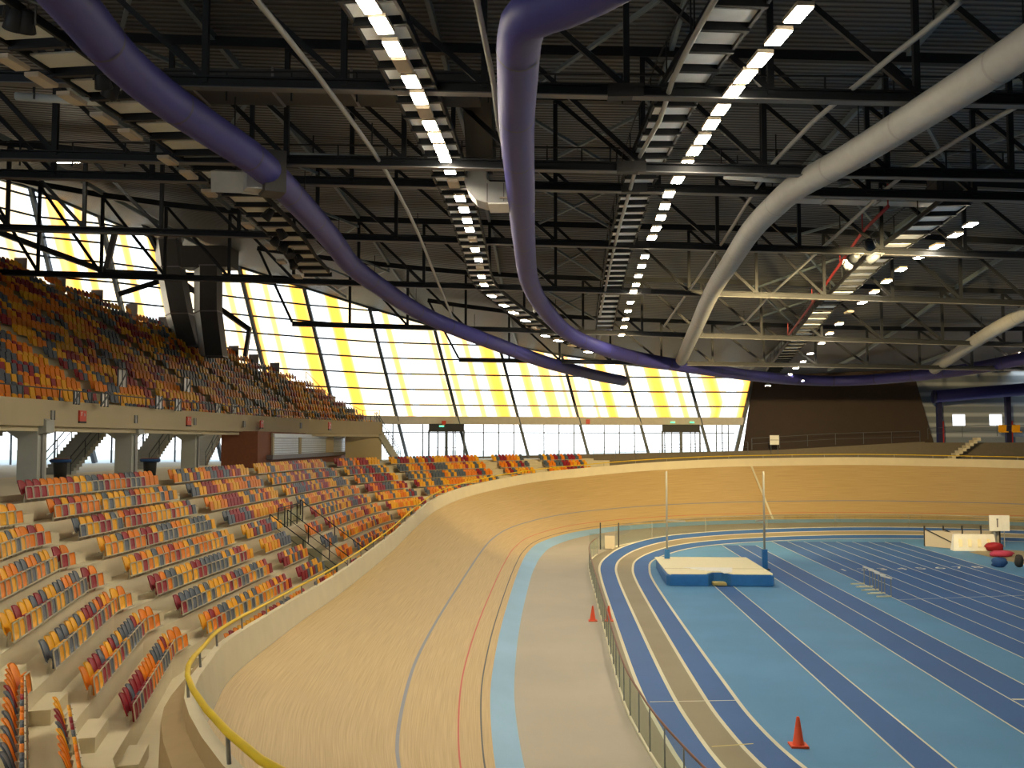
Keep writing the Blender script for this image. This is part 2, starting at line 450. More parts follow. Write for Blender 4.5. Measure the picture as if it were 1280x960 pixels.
# ------------------------------------------------------------------ glass fences
def fence(name, label, pts, h, railmat, step):
    root = empty(name, label, 'fence')
    n = max(2, int(sum((pts[i+1]-pts[i]).length for i in range(len(pts)-1))/step)+1)
    q = resample(pts, n)
    for i in range(n):
        MB().box((q[i].x, q[i].y, h/2), (.032, .032, h)).build('post', 'fence_post', root)
    for i in range(n-1):
        MB().bar(V((q[i].x, q[i].y, h/2+.06)), V((q[i+1].x, q[i+1].y, h/2+.06)), .012, h-.16).build('glass_panel', 'glass', root)
    MB().tube([V((p.x, p.y, h)) for p in pts], .03, 6).build('top_rail', railmat, root, True)
    MB().tube([V((p.x, p.y, .03)) for p in pts], .045, 6).build('base_kerb', 'line', root, True)
    return root
fence('glass_fence', 'curved glass fence with brown top rail beside the running lanes', [p for p in fen if p.y < 70 and p.x < 20], 1.15, 'fence_rail', 1.6)
far = [p for p in fen if p.y >= 73.5 or p.x > 20]
fence('glass_fence', 'clear glass fence along the foot of the far banked bend', far, 1.5, 'fence_post', 6.0)

# gate booth where the fence opens
g = empty('gate_box', 'small white gate box at the break in the glass fence', 'gate', None, (3.7, 71.9, 0))
MB().box((.1, .3, .55), (.7, .5, .9)).build('side_panel', 'apron', g)
MB().box((-.8, .1, .6), (1.1, .03, 1.1)).build('glass_panel', 'glass', g)
MB().box((.9, -.5, .05), (1.3, 1.6, .1)).build('floor_plate', 'whitep', g)
for x in (-.55, .75): MB().box((x, .35, .95), (.09, .09, 1.9)).build('post', 'dark', g)

# ------------------------------------------------------------------ cones
cone = empty('traffic_cone', 'orange cone alone on the light blue infield', 'cone', 'orange training cones')
MB().lathe([(.14, .03), (.125, .05), (.035, .62), (.02, .64)], n=16).build('cone_body', 'cone', cone, True)
MB().box((0, 0, .02), (.38, .38, .04)).build('base', 'cone', cone)
p = on_z(998, 933, 0); cone.location = (p.x, p.y, .01); cone.scale = (1.15,)*3
for px, lab in ((741, 'orange cone on the grey apron outside the glass fence'), (761, 'orange cone inside the glass fence, twin of the one outside')):
    c = copy_obj(cone); c['label'] = lab; c.scale = (1, 1, 1.0); p = on_z(px, 776, .01); c.location = p
    for ch in list(cone.children): copy_obj(ch, c)

# ------------------------------------------------------------------ pole vault landing mat and uprights
pv = empty('landing_mat', 'cream topped blue pole vault landing mat on the infield', 'mat')
P = [on_z(x, y, z) for x, y, z in ((836, 735, 0), (966, 731, 0), (943, 709, 0), (824, 711, 0))]
x0, x1 = P[0].x, P[1].x; y0 = (P[0].y+P[1].y)/2; y1 = y0+8.0; xm = on_z(900, 733, 0).x
HT = .62
mb = MB()
def slab(mb, poly, z0, z1, bev=.1):
    n = len(poly); o = len(mb.v)
    c = sum((V(p) for p in poly), V((0, 0)))/n
    mb.add([(x, y, z0) for x, y in poly]+[(x, y, z1-bev) for x, y in poly]+[(x+(c.x-x)*.03, y+(c.y-y)*.03, z1) for x, y in poly],
           [list(range(n))[::-1]]+[[i, (i+1) % n, n+(i+1) % n, n+i] for i in range(n)]+[[n+i, n+(i+1) % n, 2*n+(i+1) % n, 2*n+i] for i in range(n)]+[list(range(2*n, 3*n))])
notch = [(x0+.15, y0), (xm-.62, y0), (xm-.22, y0+.8), (xm+.22, y0+.8), (xm+.62, y0), (x1-.15, y0), (x1, y0+.35), (x1, y0+2.1), (x0, y0+2.1), (x0, y0+.35)]
slab(mb, notch, .02, HT); mb.build('front_cushion', 'mat_blue', pv)
mb = MB(); slab(mb, [(x0, y0+2.14), (x1, y0+2.14), (x1-.2, y1), (x0+.2, y1)], .02, HT); mb.build('rear_cushion', 'mat_blue', pv)
mb = MB(); slab(mb, [(x, y) for x, y in [(x0+.15, y0+.02), (xm-.7, y0+.02), (xm-.27, y0+.85), (xm+.27, y0+.85), (xm+.7, y0+.02), (x1-.15, y0+.02), (x1-.06, y0+.4), (x1-.06, y1-.1), (x0+.1, y1-.1), (x0+.06, y0+.4)]], HT-.02, HT+.05, .03)
mb.build('cream_cover', 'mat_cream', pv)
mb = MB(); slab(mb, [(xm+.25, y0+.15), (xm+.75, y0+.6), (xm+1.1, y0+2.5), (xm-1.6, y0+2.5), (xm-.3, y0+.95), (xm+.15, y0+.9)], HT+.04, HT+.075, .01); mb.build('wear_sheet', 'sheet', pv)
MB().bar((x0+.1, y0+2.12, HT+.05), (x1-.1, y0+2.12, HT+.05), .03, .015).build('seam', 'wood_fascia', pv)
MB().box((xm, y0+.3, .12), (.7, .8, .12)).build('plant_box', 'line_y', pv)
for px, lab, hgt in ((830, 'tall steel pole vault upright standing off the mat, nearer the glass fence', 5.35), (954, 'tall steel pole vault upright at the mat corner, nearer the sprint lanes', 5.35)):
    b_ = on_z(px+4 if px < 900 else px+2, 712, 0)
    u = empty('pole_vault_upright', lab, 'upright', 'pole vault uprights', (b_.x, b_.y, 0))
    MB().box((0, 0, 2.95), (.11, .11, 5.9)).build('mast', 'fence_post', u)
    MB().box((0, 0, .62), (.3, .3, 1.2)).build('padding', 'mat_blue', u)
    MB().box((0, .2, .03), (.5, 1.2, .06)).build('base', 'steel', u)
    sg = 1 if px < 900 else -1
    a = MB().bar((0, 0, 2.95), (sg*1.1 if px < 900 else -.5, 0, 2.9), .06, .08); a.build('bar_bracket', 'pale_pipe', u)

# ------------------------------------------------------------------ hurdles stacked by the sprint lanes
hd = empty('hurdle', 'x', 'hurdle', 'hurdles stacked by the sprint lanes')
MB().bar((-.6, 0, .92), (.6, 0, .92), .04, .08).build('crossbar', 'whitep', hd)
for x in (-.5, .5):
    MB().bar((x, 0, .03), (x, 0, .95), .04, .04).build('upright', 'pale_pipe', hd)
    MB().bar((x, 0, .04), (x, -.75, .04), .09, .06).build('foot', 'mat_cream', hd)
p = on_z(1081, 738, 0)
for i in range(4):
    h = hd if i == 0 else copy_obj(hd)
    if i:
        for ch in list(hd.children): copy_obj(ch, h)
    h['label'] = ['white hurdle at the front of the stacked row', 'white hurdle second from the front of the stack', 'white hurdle third from the front of the stack', 'white hurdle at the back of the stacked row'][i]
    h.location = (p.x+.55+.06*i, p.y-1.7+1.15*i, 0); h.rotation_euler = (0, 0, -PI/2+.15)

# ------------------------------------------------------------------ throwing-cage style barrier, sign, bags at the right
bq = on_z(1157, 683, 0)
br = empty('barrier', 'pale panel barrier with dark rails standing beyond the sprint lanes', 'barrier', None, (bq.x, bq.y, 0))
L = [V((0, 0, 0)), V((2.8, -3.2, 0)), V((0, 0, 0))]
MB().bar((0, 0, .6), (1.7, -2.2, .6), .06, 1.15).build('side_panel', 'apron', br)
MB().bar((0, .1, .6), (5.6, .6, .6), .06, 1.1).build('rear_panel', 'apron', br)
for t in range(5):
    MB().box((t*1.4, .15+t*.1, .75), (.1, .1, 1.5)).build('post', 'dark', br)
MB().bar((0, -.1, 1.25), (1.75, -2.3, .15), .07, .07).build('brace', 'dark', br)
MB().bar((1.4, 0, 1.25), (2.9, -1.9, .2), .07, .07).build('brace', 'dark', br)
bq2 = on_z(1190, 688, 0)
bw = empty('road_barrier', 'white moulded plastic barrier with recesses in front of the panels', 'barrier', None, (bq2.x, bq2.y, 0))
mb = MB(); wv = 3.0
mb.add([(0, -.3, 0), (wv, -.3, 0), (wv, .3, 0), (0, .3, 0), (.1, -.12, 1.15), (wv-.1, -.12, 1.15), (wv-.1, .12, 1.15), (.1, .12, 1.15)], [[3, 2, 1, 0], [4, 5, 6, 7], [0, 1, 5, 4], [1, 2, 6, 5], [2, 3, 7, 6], [3, 0, 4, 7]])
mb.build('body', 'whitep', bw)
for t in range(4): MB().box((.5+t*.66, -.24, .55), (.22, .1, .55), 0, -.15).build('recess', 'mat_cream', bw)
sp = on_z(1250, 684, 0)
sg = empty('sign_board', 'square white board on a stand with a small dark figure', 'sign', None, (sp.x, sp.y, 0))
MB().box((0, 0, 1.75), (1.45, .05, 1.15)).build('board', 'whitep', sg)
for x in (-.35, .35): MB().box((x, .05, .6), (.05, .05, 1.2)).build('stand_leg', 'pale_pipe', sg)
MB().box((-.15, -.032, 1.7), (.1, .012, .5)).box((-.15, -.032, 2.02), (.13, .012, .13)).build('dark_mark', 'counter', sg)
def blob(name, lab, cat, px, py, mt, size, grp=None, seed=1):
    r = random.Random(seed); p = on_z(px, py, 0); mb = MB(); n, k = 12, 7
    vs = []; 
    for j in range(k+1):
        ph = PI*j/k
        for i in range(n):
            t = 2*PI*i/n; w = 1+.18*r.uniform(-1, 1)
            sx = abs(math.sin(ph))**.6
            vs.append((math.cos(t)*sx*size[0]/2*w, math.sin(t)*sx*size[1]/2*w, size[2]/2*(1-math.cos(ph))*(1+.06*r.uniform(-1, 1))))
    mb.add(vs, [[j*n+i, j*n+(i+1) % n, (j+1)*n+(i+1) % n, (j+1)*n+i] for j in range(k) for i in range(n)])
    o = mb.build(name, mt, None, True); o.location = p; tag(o, lab, cat, grp); return o
blob('sports_bag', 'pink and red heap of kit lying below the white sign', 'bag', 1252, 696, 'bag_pink', (1.6, 1.0, .42), None, 3)
blob('sports_bag', 'blue sports bag on the floor near the sprint lanes', 'bag', 1249, 709, 'bag_blue', (.95, .8, .6), None, 5)
blob('sports_bag', 'dark upright bag at the right picture edge', 'bag', 1274, 709, 'dark', (.55, .5, .75), None, 6)
blob('sports_bag', 'maroon bag on the floor behind the pink kit', 'bag', 1243, 689, 'maroon', (1.3, .7, .6), None, 8)
struct(MB().quad(on_z(1210, 690, .016), on_z(1290, 708, .016), on_z(1300, 690, .016), on_z(1240, 686, .016)).build('floor_patch', 'lane_tan'))

# ------------------------------------------------------------------ lower terrace
RUN, RISE, K = .85, .63, 9
C0 = [(13, .5), (9, 2), (5, 4.5), (1, 7.5), (-2.6, 11.2), (-5.4, 14.8), (-8.5, 20.5), (-9.25, 23.4), (-10.9, 29.8), (-11, 36), (-11, 60), (-10.9, 68), (-10.5, 73), (-9.6, 77), (-8.3, 81), (-6.6, 85), (-3.4, 91), (.9, 96), (7.2, 101.5), (13, 104.8), (20, 107), (31, 108), (44, 105), (54, 99)]
cpts = [V(p) for p in C0]
dens = []
for a, b in zip(cpts[:-1], cpts[1:]):
    n = max(1, int((b-a).length/.5))
    dens += [a.lerp(b, i/n) for i in range(n)]
dens.append(cpts[-1])
segn = []
for a, b in zip(cpts[:-1], cpts[1:]):
    d = (b-a).normalized(); segn.append(V((-d.y, d.x)))
vn = []
for i in range(len(cpts)):
    a = segn[max(0, i-1)]; b = segn[min(len(segn)-1, i)]
    m = (a+b).normalized(); vn.append(m/max(.6, m.dot(b)))
def row_line(o): return [c+n*o for c, n in zip(cpts, vn)]
def tread(k): return .65+RISE*k
def at_row(o, ypos):   # point on the offset polyline whose parent C0 point has Y == ypos, plus tangent
    for i in range(len(cpts)-1):
        if cpts[i].y <= ypos <= cpts[i+1].y:
            t = (ypos-cpts[i].y)/(cpts[i+1].y-cpts[i].y)
            p = (cpts[i]+vn[i]*o).lerp(cpts[i+1]+vn[i+1]*o, t)
            return p, (cpts[i+1]+vn[i+1]*o-cpts[i]-vn[i]*o).normalized()
    return None
YS = sorted(set([c.y for c in cpts]+[49.8, 52.8]))
def prof(open_):
    pr = [(-2.0, .02), (-.32, .02)]
    for k in range(K):
        z = tread(k) if not (open_ and k < 4) else -.35
        pr += [(RUN*k-.32, z), (RUN*(k+1)-.32, z)]
    pr += [(RUN*K-.32, 5.9), (RUN*K+9, 5.9)]
    return pr
OUTER = {}
terr = empty('seating_terrace', 'stepped beige concrete terrace carrying the lower seating bowl', 'terrace')
mb = MB()
for a, b in zip(YS[:-1], YS[1:]):
    if b > 107.9: break
    op = 49.8 <= a < 52.8
    pr = prof(op)
    for (o1, z1), (o2, z2) in zip(pr[:-1], pr[1:]):
        q = [(*at_row(o1, a)[0], z1), (*at_row(o2, a)[0], z2), (*at_row(o2, b)[0], z2), (*at_row(o1, b)[0], z1)]
        mb.quad(*q)
mb.build('steps', 'concrete', terr)
# concourse slab
mb = MB()
q = [at_row(RUN*K+8, y)[0] for y in YS if 7 < y < 107.9]
q = [p for p in q if p.x < -12 or p.y < 60]
mb.strip([V((*p, 5.89)) for p in q], [V((-60, min(p.y, 112), 5.89)) for p in q])
struct(mb.build('floor_concourse', 'concrete_grey'))
# stair well cut in the block: side walls, platform
w = empty('stairwell', 'sunken concrete stairwell cut into the lower seating block', 'stairwell')
for yy in (49.8, 52.8):
    mb = MB()
    for k in range(4):
        a = at_row(RUN*k-.32, yy)[0]; b = at_row(RUN*(k+1)-.32, yy)[0]
        mb.bar(V((*a, tread(k)/2-.1)), V((*b, tread(k)/2-.1)), .16, tread(k)+.5)
    mb.build('side_wall', 'olive', w)
a = at_row(RUN*4-.32, 49.8)[0]; b = at_row(RUN*4-.32, 52.8)[0]
MB().bar(V((*a, tread(4)-.12)), V((*b, tread(4)-.12)), .5, .3).build('landing_edge', 'concrete', w)
MB().bar(V((*a, 1.1)), V((*b, 1.1)), .12, 2.4).build('opening_shade', 'dark', w)  # near-black slab stands in for the shade under the landing
mb = MB()
for k in range(7):
    a = at_row(RUN*k*.5, 50.2)[0]; b = at_row(RUN*k*.5, 52.4)[0]
    mb.bar(V((*a, .1+.0*k)), V((*b, .1)), .4, .2)
mb.build('flight', 'olive', w)
def railing(name, label, pts, h=1.0, mt='dark', post_every=1.5, mids=(.5,), r=.028, panels=False, base_fn=None):
    root = empty(name, label, 'railing'); pts = [V(p) for p in pts]
    MB().tube([p+V((0, 0, h)) for p in pts], r, 6).build('top_rail', mt, root)
    for m_ in mids: MB().tube([p+V((0, 0, h*m_)) for p in pts], r*.6, 5).build('mid_rail', mt, root)
    L = sum((pts[i+1]-pts[i]).length for i in range(len(pts)-1)); n = max(2, int(L/post_every)+1)
    q = resample(pts, n)
    for p in q: MB().box((p.x, p.y, p.z+h/2), (r*1.6, r*1.6, h)).build('post', mt, root)
    if panels:
        for a, b in zip(q[:-1], q[1:]): MB().bar(a+V((0, 0, h*.5)), b+V((0, 0, h*.5)), .015, h*.8).build('glass_panel', 'glass', root)
    return root
def rl(k, y, dz=0): p = at_row(RUN*k-.1, y)[0]; return (p.x, p.y, tread(k)+dz)
railing('guard_railing', 'dark guard rail with glass panels at the head of the stairwell', [rl(4, 51.2), rl(4, 56.2)], 1.1, 'steel', 1.2, (.2, .9), .03, True)
railing('guard_railing', 'dark guard rail on the near side of the stairwell', [rl(4, 49.7), rl(2, 49.7), rl(0, 49.7)], .9, 'steel', 1.6)
railing('guard_railing', 'dark sloping guard rail beside small seat groups at the stairwell', [rl(4, 53), rl(2, 53), rl(0, 53)], .9, 'steel', 1.1)
railing('stair_handrail', 'long dark sloping handrail up the aisle past the stairwell', [rl(4.4, 57), rl(2, 57), rl(-.3, 57)], .95, 'steel', 2.0, ())

# aisles: half-height steps
AIS = [(21.0, 22.4), (31.2, 32.5), (43.6, 44.9), (56.4, 57.6), (72.6, 73.8), (80.6, 81.6), (92.6, 93.4), (96.6, 97.3)]
an = ['nearest the camera', 'second from the camera', 'third from the camera, before the stairwell', 'just past the stairwell', 'beyond the stairwell block', 'at the start of the far bend', 'second last round the far bend', 'last round the far bend']
for (a, b), d in zip(AIS, an):
    st = MB()
    for k in range(K):
        p1 = at_row(RUN*k-.32-.42, a)[0]; p2 = at_row(RUN*k-.32-.42, b)[0]; p3 = at_row(RUN*k-.32, b)[0]; p4 = at_row(RUN*k-.32, a)[0]
        z0 = tread(k-1) if k else .02; z1 = z0+(tread(k)-z0)/2
        st.add([(*p, z0-.02) for p in (p1, p2, p3, p4)]+[(*p, z1) for p in (p1, p2, p3, p4)], [[0, 1, 2, 3], [7, 6, 5, 4], [0, 4, 5, 1], [1, 5, 6, 2], [2, 6, 7, 3], [3, 7, 4, 0]])
    tag(st.build('aisle_steps', 'concrete'), f'concrete aisle steps between seating blocks, aisle {d}', 'steps', 'aisle steps of the lower bowl')

# ------------------------------------------------------------------ seats
def seat_meshes(c):
    # local frame: +Y faces the track, origin on the tread
    bk = MB(); n = 6; W = .225
    prof_ = [(.27, .02, .92), (.40, -.03, 1.), (.54, -.075, 1.), (.65, -.115, .93), (.715, -.145, .74), (.742, -.17, .40)]
    for t_, sgn in ((0, 1), (.035, -1)):
        o = len(bk.v)
        for z, y, w in prof_:
            for i in range(n+1):
                x = -W*w+2*W*w*i/n
                bk.v.append((x, y-t_+.03*(abs(x)/W)**2, z))
        for j in range(len(prof_)-1):
            for i in range(n):
                q = [o+j*(n+1)+i, o+j*(n+1)+i+1, o+(j+1)*(n+1)+i+1, o+(j+1)*(n+1)+i]
                bk.f.append(q[::-1] if sgn > 0 else q); bk.mi.append(0)
    m_ = (n+1)*len(prof_); nr = len(prof_)
    edge = [j*(n+1) for j in range(nr)]+[(nr-1)*(n+1)+i for i in range(1, n+1)]+[j*(n+1)+n for j in range(nr-2, -1, -1)]
    for a, b in zip(edge[:-1], edge[1:]):
        bk.f.append([a, b, b+m_, a+m_]); bk.mi.append(0)
    pan = MB()
    pw = .2
    pts = [(.14, .20), (.30, .19), (.44, .165), (.53, .13)]
    for t_, sgn in ((0, 1), (-.06, -1)):
        o = len(pan.v)
        for z, y in pts:
            for i in range(4):
                x = -pw+2*pw*i/3; pan.v.append((x*(1 if z < .5 else .93), y+t_, z))
        for j in range(3):
            for i in range(3):
                q = [o+j*4+i, o+j*4+i+1, o+(j+1)*4+i+1, o+(j+1)*4+i]
                pan.f.append(q[::-1] if sgn > 0 else q); pan.mi.append(0)
    edge = [0, 4, 8, 12, 13, 14, 15, 11, 7, 3, 2, 1, 0]
    for a, b in zip(edge[:-1], edge[1:]): pan.f.append([a, b, b+16, a+16]); pan.mi.append(0)
    rim = MB()
    for a, b in (((-.205, .205, .14), (-.205, .15, .52)), ((.205, .205, .14), (.205, .15, .52)), ((-.205, .15, .53), (.205, .15, .53))):
        rim.bar(a, b, .022, .03)
    rim.bar((0, .0, .0), (0, .05, .32), .05, .05)
    return bk.mesh('backrest_'+c, c, True), pan.mesh('seat_pan_'+c, c, True), rim.mesh('seat_frame', 'rim')
SM = {c: seat_meshes(c) for c in SEATC}
rimm = SM['orange'][2]
# blocks: (name, ystart, yend, rows) on C0 parameter
BL = [('seating block closest to the camera', 13.0, 20.8, range(2, 9)),
      ('curved block past the nearest aisle', 22.6, 31.0, range(1, 9)),
      ('third block along the home straight', 32.7, 43.4, range(0, 9)),
      ('seat group before the stairwell', 45.1, 49.6, range(0, 4)),
      ('seat group just past the stairwell', 53.3, 56.3, range(0, 4)),
      ('front block beyond the stairwell handrail', 57.8, 72.4, range(0, 4)),
      ('upper rows above the stairwell', 45.1, 56.2, range(5, 9)),
      ('upper block past the stairwell', 57.8, 72.4, range(5, 9)),
      ('row level with the stairwell head', 45.1, 51.0, range(4, 5)),
      ('row level with the stairwell handrail', 57.8, 72.4, range(4, 5)),
      ('block before the far bend', 74.0, 80.4, range(0, 9)),
      ('block on the far bend', 81.8, 92.4, range(0, 9)),
      ('second block on the far bend', 93.6, 96.4, range(0, 9)),
      ('last block on the far bend', 97.5, 101.0, range(0, 9))]
PIT = .485
seats = []
rng = random.Random(11)
def colour():
    r = rng.random(); return 'orange' if r < .27 else 'amber' if r < .55 else 'maroon' if r < .75 else 'slate'
def sub_poly(o, ya, yb):
    pts = [at_row(o, ya)[0]]
    for c, n in zip(cpts, vn):
        if ya < c.y < yb and c.x < 25: pts.append(c+n*o)
    pts.append(at_row(o, yb)[0]); return pts
beams = []
for bi, (bn, ya, yb, rws) in enumerate(BL):
    for k in rws:
        pl = sub_poly(RUN*k-.22, ya, yb); idx = 0
        beams.append((bn, k, pl))
        cnt = sum(max(0, int(((q-p).length+.15)/PIT)) for p, q in zip(pl[:-1], pl[1:]))
        run = []
        for p, q in zip(pl[:-1], pl[1:]):
            d = q-p; L = d.length; n = int((L+.15)/PIT)
            if n < 1: continue
            d.normalize(); off = (L-n*PIT)/2
            c = colour()
            for i in range(n):
                if rng.random() < .85: c = colour()
                pos = p+d*(off+PIT*(i+.5)); ang = math.atan2(d.y, d.x)+PI
                seats.append(dict(p=V((pos.x, pos.y, tread(k))), a=ang, c=c, k=k, b=bn, i=idx, n=cnt)); idx += 1
# rank by size in the picture
def rank(s):
    pr = proj(s['p']+V((0, 0, .5)))
    if pr is None: return 1e9
    x, y, d = pr
    if not (-8 < x < 1288 and -8 < y < 968): return 1e9
    if s['p'].x > -6.0 and s['p'].y < 60: return 1e9
    return d
vis = [s for s in seats if rank(s) < 1e8]
vis.sort(key=rank)
near, rest = vis[:300], vis[300:]
rowname = lambda k: 'front row' if k == 0 else 'top row' if k == 8 else f'{ORD[k]} row up'
cname = {'orange': 'orange', 'amber': 'amber yellow', 'maroon': 'maroon', 'slate': 'slate grey'}
for s in near:
    e = empty('stadium_seat', f"{cname[s['c']]} flip-up seat, {nth(s['i'])} along the {rowname(s['k'])}, {s['b']}", 'seat', 'folding seats of the lower bowl', s['p'], s['a'])
    bk, pan, rm = SM[s['c']]
    for nm, me in (('backrest', bk), ('seat_pan', pan), ('seat_frame', rimm)):
        o = bpy.data.objects.new(nm, me); COL.objects.link(o); o.parent = e
# far seats: one countless mass, incl. the upper stand
mass = MB()
def far_seat(p, a, c, sc=1.):
    mass.m = SEATC.index(c); R = Matrix.Rotation(a, 3, 'Z'); p = V(p)
    def T(vs): return [p+R @ (V(v)*sc) for v in vs]
    mass.add(T([(-.21, .02, .27), (.21, .02, .27), (.225, -.06, .5), (-.225, -.06, .5), (.17, -.13, .70), (-.17, -.13, .70), (.08, -.16, .74), (-.08, -.16, .74),
                (-.21, -.03, .27), (.21, -.03, .27), (.225, -.11, .5), (-.225, -.11, .5), (.17, -.18, .70), (-.17, -.18, .70)]),
             [[0, 3, 2, 1], [3, 5, 4, 2], [5, 7, 6, 4], [8, 9, 10, 11], [11, 10, 12, 13], [13, 12, 6, 7], [0, 8, 11, 3], [3, 11, 13, 5], [5, 13, 7], [1, 2, 10, 9], [2, 4, 12, 10], [4, 6, 12]])
    mass.add(T([(-.2, .20, .14), (.2, .20, .14), (.2, .13, .53), (-.2, .13, .53), (-.2, .14, .14), (.2, .14, .14), (.2, .07, .53), (-.2, .07, .53)]),
             [[0, 3, 2, 1], [4, 5, 6, 7], [3, 7, 6, 2], [0, 4, 7, 3], [1, 2, 6, 5]])
for s in rest: far_seat(s['p'], s['a'], s['c'])
# seat rails
for bn, k, pl in beams:
    if not any((proj(V((p.x, p.y, tread(k)+.2))) or (9e9,))[0] > -60 and p.x < (-3.5 if p.y < 60 else 99) for p in pl): continue
    mb = MB()
    for p, q in zip(pl[:-1], pl[1:]):
        d = (q-p).normalized(); nn = V((d.y, -d.x))*.2
        mb.bar(V((*(p+nn), tread(k)+.13)), V((*(q+nn), tread(k)+.13)), .03, .035)
        mb.bar(V((*p, tread(k)+.27)), V((*q, tread(k)+.27)), .05, .05)
    tag(mb.build('seat_rail', 'rim'), f'pale steel rail under the {rowname(k)} of the {bn}', 'rail', 'seat mounting rails')

# ------------------------------------------------------------------ upper stand
UB = [(-21.5, 20), (-22.3, 34), (-22.5, 40), (-22.2, 55), (-21.3, 70), (-20.2, 80), (-18.6, 87), (-17.2, 92), (-16.6, 94)]
ub = lambda y: lerp_tab([p[1] for p in UB], [p[0] for p in UB], y)
RU, ZU, R2 = .85, .60, 20
yend = lambda r: lerp_tab([0, 6, 9, 12.5, 17, 22], [94, 92.5, 87, 81, 66, 48], r)
us = empty('upper_terrace', 'raked upper seating terrace on the raised balcony', 'terrace')
mb = MB()
ystep = [34, 37, 40, 44, 48, 52, 56, 60, 64, 68, 72, 76, 80, 83, 86, 89, 92, 94]
for r in range(R2):
    ye = yend(r)+(1.2 if r < 9 else 0); ys = [y for y in ystep if y < ye]+[ye]
    for a, b in zip(ys[:-1], ys[1:]):
        for dz in (0,):
            xa, xb = ub(a)-RU*r, ub(b)-RU*r; z = 9.0+ZU*r
            zl = z-ZU-.25
            vs = [(xa, a, zl), (xa-RU, a, zl), (xb-RU, b, zl), (xb, b, zl), (xa, a, z), (xa-RU, a, z), (xb-RU, b, z), (xb, b, z)]
            mb.add(vs, [[0, 1, 2, 3], [7, 6, 5, 4], [0, 3, 7, 4], [1, 5, 6, 2], [0, 4, 5, 1], [2, 6, 7, 3]])
mb.build('steps', 'concrete', us)
for r in range(8, R2):     # low parapet closing the end of each stepped row
    y = yend(r); x = ub(y)-RU*r; mb = MB()
    mb.bar((x, y, 9.0+ZU*r+.35), (x-RU, y, 9.0+ZU*r+.35), .15, 1.3)
    mb.build('end_parapet', 'counter', us)
mb = MB()
for a, b in zip(UB[:-1], UB[1:]):
    mb.bar((a[0]+.1, a[1], 8.95), (b[0]+.1, b[1], 8.95), .25, 1.15)
mb.build('fascia', 'concrete_beige', us)
e_ = UB[-1]
MB().box((e_[0]-1.6, e_[1]+.1, 7.4), (3.4, .3, 4.2)).build('end_wall', 'concrete_beige', us)
ua = [(50, 51.2), (58, 59), (66, 67.2), (74, 75.2), (82, 83), (88.5, 89.3)]
for r in range(R2):
    y = 35.0
    while y < yend(r)-.3:
        if not any(a < y < b for a, b in ua):
            x = ub(y)-RU*r-.3
            if x/y > -.62:
                if rng.random() < .72 or y == 35.0: c = colour()
                far_seat((x, y, 9.0+ZU*r), -PI/2+math.atan2(ub(y+1)-ub(y-1), -2.)*0, c)
        y += PIT
tag(mass.build('seat_mass', SEATC), 'mixed orange, amber, maroon and grey seats filling the distant rows', 'seats', None, 'stuff')
# soffit beams and columns under the balcony
cols = [(40, 0), (158, 1), (238, 2), (297, 3)]
ylist = [43.5, 54, 64, 72.5]
xoff = []
for (px, i), lab in zip(cols, ['widest grey concrete column under the balcony, closest to the camera', 'second grey concrete column under the balcony', 'third grey concrete column under the balcony', 'farthest concrete column under the balcony, before the kiosk']):
    d = ray(px, 560); x = -22.9; p = on_x(px, 560, x); y = p.y
    c = empty('concrete_column', lab, 'column', 'columns carrying the upper stand', (x, y, 5.9))
    MB().box((0, 0, 1.35), (.9, .8, 2.7)).build('shaft', 'concrete_grey', c)
    mb = MB(); vs = []
    for yy in (-.35, .35):
        vs += [(.8, yy, 2.2), (.8, yy, 2.72), (-9.5, yy, 8.8), (-9.5, yy, 7.9), (-.45, yy, 1.9)]
    mb.add(vs, [[0, 1, 2, 3, 4][::-1], [5, 6, 7, 8, 9], [0, 5, 6, 1], [1, 6, 7, 2], [2, 7, 8, 3], [3, 8, 9, 4], [4, 9, 5, 0]])
    mb.build('raking_beam', 'concrete_grey', c)
    MB().box((.5, 0, 1.2), (.06, .22, 2.3)).build('conduit', 'pale_pipe', c)
# staircases behind the columns
def stair(label, p, q, width, nst, mt='concrete_grey', name='staircase', rail=True, th=.34):
    p, q = V(p), V(q); root = empty(name, label, 'stairs'); mb = MB()
    d = V((q.x-p.x, q.y-p.y, 0)); n = d.normalized(); side = V((-n.y, n.x, 0))*width
    for i in range(nst):
        a = p.lerp(q, i/nst); a.z = p.z+(q.z-p.z)*(i+1)/nst; b = p.lerp(q, (i+1)/nst); b.z = a.z
        lo = V((0, 0, -th))
        vs = [a, b, b+side, a+side]; vs = [v+lo for v in vs]+vs
        mb.add(vs, [[3, 2, 1, 0], [4, 5, 6, 7], [0, 1, 5, 4], [1, 2, 6, 5], [2, 3, 7, 6], [3, 0, 4, 7]])
    mb.build('flight', mt, root)
    if rail:
        for s_ in (V((0, 0, 0)), side):
            a, b = p+s_, q+s_
            MB().tube([a+V((0, 0, 1.0)), b+V((0, 0, 1.0))], .035, 6).tube([a+V((0, 0, .55)), b+V((0, 0, .55))], .025, 6).build('handrail', 'frame', root)
            for i in range(5):
                c = a.lerp(b, i/4); MB().box((c.x, c.y, c.z+.5), (.04, .04, 1.0)).build('baluster', 'frame', root)
    return root
for (pa, pb, ln, lab) in (((-28, 42.5), (-28, 49), 0, 'concrete staircase behind the widest column'), ((-28, 53.5), (-28, 60), 0, 'concrete staircase between the first and second columns'),
                          ((-28, 64), (-28, 70.5), 0, 'concrete staircase between the second and third columns'), ((-28, 74.5), (-28, 80), 0, 'concrete staircase in front of the brown wall panel')):
    stair(lab, (*pa, 5.9), (*pb, 9.6), -1.6, 20)
